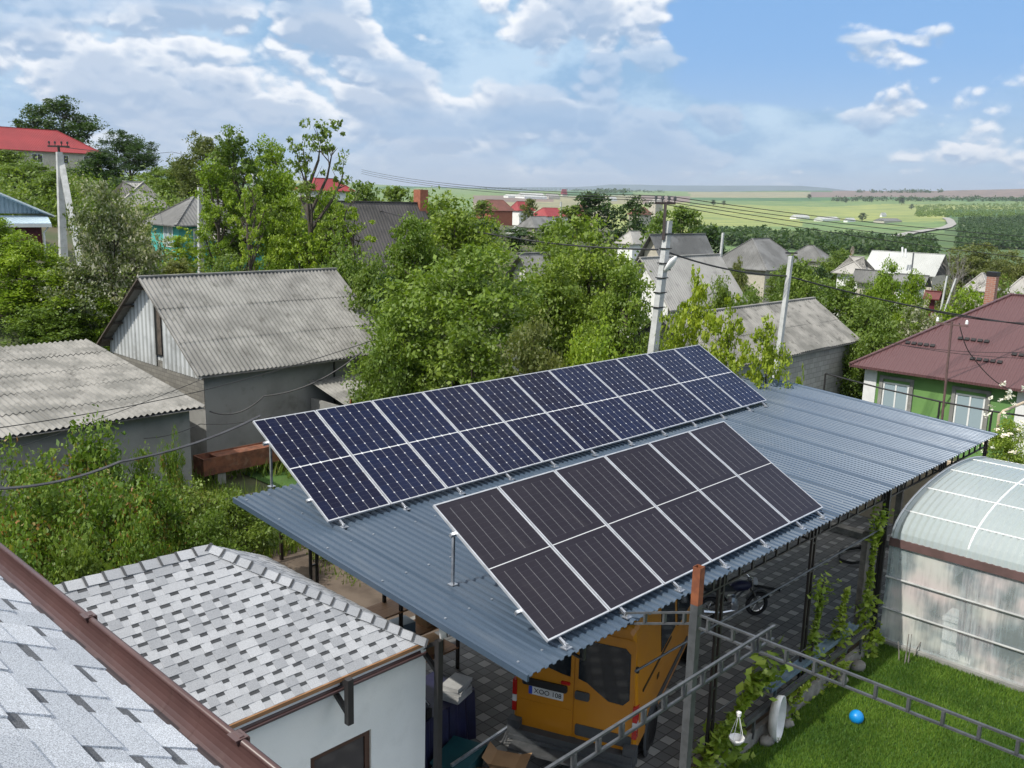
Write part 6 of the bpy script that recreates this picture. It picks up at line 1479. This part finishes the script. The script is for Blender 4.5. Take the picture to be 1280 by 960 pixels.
# right middle
for a_ in (('round', 1002, 322, 96, 50, 'leaf_mid', 'tree right behind the slimmer pole'), ('round', 1048, 312, 66, 95, 'leaf_mid', 'tree behind the cream hip roof'), ('tall', 1064, 342, 70, 47, 'leaf_mid', 'pointed bushy tree in front of the cream hip roof'),
           ('round', 1044, 352, 130, 43, 'leaf_mid', 'broad tree above the right slope of the block outbuilding'), ('round', 1110, 326, 62, 48, 'leaf_bright', 'bright green tree before the long white roof, left one'), ('round', 1146, 340, 56, 47, 'leaf_bright', 'bright green tree before the long white roof, right one'),
           ('wide', 1094, 372, 130, 41, 'leaf_mid', 'wide leafy tree between the block outbuilding and the brown roof'), ('bush', 1150, 382, 110, 42, 'leaf_blossom', 'flower-speckled bush above the edge of the purple-brown roof'), ('bush', 1060, 410, 110, 40, 'leaf_mid', 'leafy bush right of the block outbuilding roof'),
           ('bush', 1102, 400, 100, 38.5, 'leaf_mid', 'dark leafy bush at the left hip of the purple-brown roof'), ('bush', 1212, 360, 100, 47, 'leaf_bright', 'bright bush left of the brick chimney'), ('bush', 1262, 352, 90, 46.5, 'leaf_mid', 'green bush right of the brick chimney'),
           ('wide', 1222, 304, 120, 115, 'leaf_olive', 'large olive green tree above the brick chimney'), ('wide', 1276, 314, 90, 105, 'leaf_olive', 'olive green tree at the right edge above the stone-grey roof'), ('bush', 1186, 352, 70, 78, 'leaf_olive', 'olive bush right of the long white roof'),
           ('far', 972, 300, 60, 125, 'leaf_dark', 'dark tree above the right side of the ragged hip roof'), ('far', 1042, 304, 74, 128, 'leaf_dark', 'dark tree above the low grey roof'), ('far', 886, 282, 70, 120, 'leaf_dark', 'dark tree left of the ragged hip roof'),
           ('round', 922, 334, 52, 78, 'leaf_mid', 'leafy tree hiding the left wall of the ragged hip roof house'), ('round', 982, 330, 56, 80, 'leaf_mid', 'leafy tree hiding the right wall of the ragged hip roof house'), ('far', 1020, 332, 50, 92, 'leaf_dark', 'dark tree in front of the low grey roof'), ('bush', 1090, 352, 60, 60, 'leaf_mid', 'bushy tree under the mauve porch roof'),
           ('bush', 1078, 425, 60, 38.5, 'leaf_mid', 'small bush in the gap between the block wall and the green house')):
    tree(*a_, **({'name': 'shrub'} if a_[0] == 'bush' else {}))
q_ = on_ground(1079, 276.5, 60); tree('far', 1079, 266, 13, float((q_-EYE)@CF), 'leaf_dark', 'lone dark tree among the farm sheds in the valley')
for i, (px, row, w_) in enumerate(((1012, 249, 7), (1058, 254, 7), (1090, 253, 6), (1128, 256, 10), (1140, 262, 8), (892, 257, 8), (905, 257, 7))):
    q_ = on_ground(px, row, 300); tree('far', px, row-w_*.9, w_, float((q_-EYE)@CF), 'leaf_dark', ['small lone dark tree on the yellow field above the leftmost farm shed', 'small lone tree on the yellow field above the middle sheds', 'small tree on the field just left of the tiny hut', 'round tree on the field at the foot of the scrub', 'small tree just above the bend of the road', 'left one of two small field bushes right of the leaning pole', 'right one of two small field bushes right of the leaning pole'][i])
tree('bush', 1262, 524, 62, 27.5, 'leaf_vine', 'rose bush with white blooms at the end of the carport', name='rose_bush', cat='bush', ground=-.3)
rb_ = MB(); R5 = random.Random(4)
o = bpy.data.objects['rose_bush']; B0 = o.location
fc = np.array([[B0.x+R5.uniform(-.75, .75)-.3, B0.y+R5.uniform(-.8, .8)-.3, R5.uniform(1.3, 3.3)] for _ in range(60)]); fc = np.repeat(fc, 9, 0)+np.random.RandomState(2).normal(size=(540, 3))*.04
fo = bpy.data.objects.new('blooms', leaf_mesh('blooms', fc, .09, 'flower_white', np.random.RandomState(3))); COL.objects.link(fo); fo.parent = o; fo.matrix_parent_inverse = Matrix.Diagonal((1/o.scale.x, 1/o.scale.y, 1/o.scale.z, 1)) @ Matrix.Rotation(-o.rotation_euler.z, 4, 'Z') @ Matrix.Translation(-B0)
# bare tree
bt_ = thing('bare_tree', 'bare grey branched tree in front of the long white roof', 'tree', tuple(at(1180, 388, 72))); bt_.location.z = terrain(bt_.location.x, bt_.location.y)
R6 = random.Random(6); mb = MB(); hh = at(1180, 326, 72)[2]-bt_.location.z
def grow(p, d, l, r, n):
    q = p+d*l; mb.tube([p, p.lerp(q, .5)+Vector((R6.uniform(-.05, .05), R6.uniform(-.05, .05), 0))*l, q], [r, r*.85, r*.6], 4)
    if n: 
        for _ in range(3): grow(q, (d+Vector((R6.uniform(-.7, .7), R6.uniform(-.7, .7), R6.uniform(-.1, .5)))).normalized(), l*R6.uniform(.6, .85), r*.6, n-1)
grow(Vector((0, 0, 0)), Vector((0, 0, 1)), hh*.34, .09, 5); mb.build('branches', 'bark_pale', bt_)

# bushes in the garden behind the annex
for a_ in ((22, 556, 130, 17.0, 'leaf_bush', 'bush with reddish tips at the far left edge of the garden'), (112, 528, 150, 17.6, 'leaf_bush', 'tallest bush of the garden, overlapping the low shed eave'), (44, 592, 150, 14.8, 'leaf_bush', 'wide bush above the brown gutter at the left'),
           (132, 590, 150, 15.0, 'leaf_bush', 'bushy fruit tree in the middle of the garden, above the annex ridge'), (196, 600, 120, 16.0, 'leaf_bush', 'loose fruit bush right of the middle of the garden'), (176, 562, 60, 18.5, 'leaf_bush', 'thin reddish shoot standing against the grey wall'),
           (240, 604, 130, 18.6, 'leaf_weed', 'low green bush in front of the rusty trough, left part'), (292, 612, 110, 18.8, 'leaf_mid', 'low green bush below the rusty trough, next to the carport corner'), (262, 640, 110, 16.0, 'leaf_mid', 'dark green bush by the dark railing'), (20, 652, 130, 13.0, 'leaf_bush', 'bush low at the left directly behind the gutter'), (96, 662, 130, 13.2, 'leaf_mid', 'dark shaded bush directly behind the annex ridge'), (178, 640, 110, 14.0, 'leaf_bush', 'bush with orange tips just behind the right part of the annex ridge'),
           (215, 540, 44, 19.5, 'leaf_bush', 'slender shoot with green leaves before the grey wall seam'), (390, 585, 60, 20.5, 'leaf_weed', 'green bush behind the left end of the rear array')):
    tree('bush', a_[0], a_[1], a_[2], a_[3], a_[4], a_[5], name='bush', cat='bush', ground=0.0)

# grapevines on the wires
R7 = random.Random(17)
def vine(label, pts, n, spread, size=.13, mat='leaf_vine'):
    P_ = [Vector(p) for p in pts]; t = thing('grapevine', label, 'grapevine', tuple(P_[0]))
    loc(MB().tube(P_, [.022]*(len(P_)-1)+[.008], 6).build('stem', 'bark', t), t); C = []
    for i in range(n):
        k = R7.random()*(len(P_)-1); a = int(k); q = P_[a].lerp(P_[min(a+1, len(P_)-1)], k-a)
        w_ = spread*(.6+.5*math.sin(k*2.1+1)); C.append((q.x+R7.gauss(0, w_), q.y+R7.gauss(0, w_*.55), max(.08, q.z+R7.gauss(0, w_*.7))))
    C = np.array(C); me = leaf_mesh('leaves', C, size, mat, np.random.RandomState(n), up=.7)
    # widen to lobed grape leaves
    o = bpy.data.objects.new('leaves', me); COL.objects.link(o); o.parent = t; loc(o, t)
vine('big bright grapevine nearest the camera, spilling over the white basin', [(11.2, 6.18, 0), (11.25, 6.15, .5), (11.8, 6.1, .95), (12.4, 6.05, 1.2)], 620, .24, .17)
vine('lower grapevine with pale leaves at the bottom edge by the hanging basket', [(10.7, 6.1, 0), (10.8, 6.05, .5), (11.1, 6.0, .8)], 300, .22, .15)
vine('low vine growing among the boulders right of the white basin', [(13.0, 6.1, 0), (13.2, 6.0, .4), (13.6, 5.95, .5)], 150, .16, .13)
vine('slim grapevine climbing beside the double post', [(14.1, 6.2, .2), (14.15, 6.2, .9), (14.2, 6.18, 1.5), (14.25, 6.16, 2.1)], 520, .19, .11)
vine('grapevine shoot between the double post and the greenhouse corner', [(15.1, 6.2, .3), (15.2, 6.2, .9), (15.35, 6.2, 1.55)], 380, .18, .11)
vine('tall grapevine climbing the post at the greenhouse corner', [(16.4, 6.2, .1), (16.35, 6.2, 1.0), (16.45, 6.22, 2.0), (16.5, 6.2, 2.75)], 700, .17, .11)
vine('low vine leaves at the base of the greenhouse corner', [(16.0, 6.05, .1), (16.3, 5.95, .4), (16.5, 5.9, .3)], 200, .14, .12)
vine('vine tuft beneath the crossing of the truss and the bed', [(14.4, 6.05, .1), (14.7, 5.95, .35), (15.1, 5.95, .3)], 160, .16, .12)

# woods too far to count: one object per wood
def wood(name, label, n, region, size, mat, seed, leaves=46, ls=.3, hvar=.4):
    r = np.random.RandomState(seed); C = []
    for _ in range(n):
        px = r.uniform(region[0], region[1]); row = r.uniform(region[2](px), region[3](px)); p = on_ground(px, row, 60)
        h = size*r.uniform(1-hvar, 1+hvar); d = r.normal(size=(leaves, 3)); d /= np.linalg.norm(d, axis=1)[:, None]; d[:, 2] = d[:, 2]*.8+.75
        C.append(p+d*h*.5*r.uniform(.75, 1.05, (leaves, 1)))
    C = np.concatenate(C); o = bpy.data.objects.new(name, leaf_mesh(name, C, size*ls, mat, r, up=.2)); COL.objects.link(o); tag(o, label, 'wood', kind='stuff'); return o
wood('woodland', 'dark belt of wood behind the grey village roofs, right of centre', 420, (868, 1165, lambda p: 292+(p-868)*.045, lambda p: 304+(p-868)*.07), 8.5, 'leaf_dark', 1, 60)
wood('woodland', 'bright scrubby wood on the slope right of the road', 900, (1145, 1300, lambda p: 258-(p-1145)*.03, lambda p: 271+(p-1145)*.01), 7, 'leaf_mid', 2, 30)
wood('woodland', 'dark wooded slope at the right edge below the fields', 1100, (1200, 1320, lambda p: 277-(p-1168)*.04, lambda p: 312), 8, 'leaf_dark', 3, 36)
wood('woodland', 'thin tree line along the foot of the ploughed ridge', 240, (1040, 1320, lambda p: 248.5, lambda p: 252), 13, 'leaf_dark', 4, 16, .4)
wood('woodland', 'thin dark tree line across the green fields left of the leaning pole', 200, (600, 830, lambda p: 235+(p-600)*.02, lambda p: 236.5+(p-600)*.02), 13, 'leaf_dark', 5, 16, .4)
wood('woodland', 'tree clump on the far hilltop in the centre', 40, (745, 785, lambda p: 240.5, lambda p: 241.5), 20, 'leaf_dark', 6, 16, .4)
wood('woodland', 'leafy undergrowth between the houses on the left slope', 700, (-30, 560, lambda p: 214+p*.06, lambda p: 335), 3.4, 'leaf_mid', 7, 130, .065)
wood('woodland', 'leafy undergrowth between the houses on the right slope', 500, (600, 1300, lambda p: 300, lambda p: 420), 2.6, 'leaf_mid', 8, 110, .075)
wood('woodland', 'row of trees crowning the ploughed ridge on the horizon', 70, (1070, 1180, lambda p: 240.0, lambda p: 241.2), 16, 'leaf_dark', 9, 16, .4)
# ------------------------------------------------------------------ air
HAZE = 6.0e-5
if HAZE:
    m = bpy.data.materials.new('haze'); m.use_nodes = True; m.node_tree.nodes.clear(); g_ = NG(m.node_tree)
    pv = g_.node('ShaderNodeVolumePrincipled'); pv.inputs['Color'].default_value = (.80, .88, 1, 1); pv.inputs['Density'].default_value = HAZE; pv.inputs['Anisotropy'].default_value = .2
    ot = g_.node('ShaderNodeOutputMaterial'); g_.l.new(pv.outputs[0], ot.inputs['Volume']); MATS['haze'] = m
    c_ = FH*9000
    mb = MB(); mb.box(-45000, 45000, -45000, 45000, -640, 560)
    tag(mb.build('haze', 'haze'), 'thin pale haze in the air over the whole valley', 'haze', kind='stuff')
S.cycles.max_bounces = 6; S.cycles.transparent_max_bounces = 12; S.cycles.volume_bounces = 0
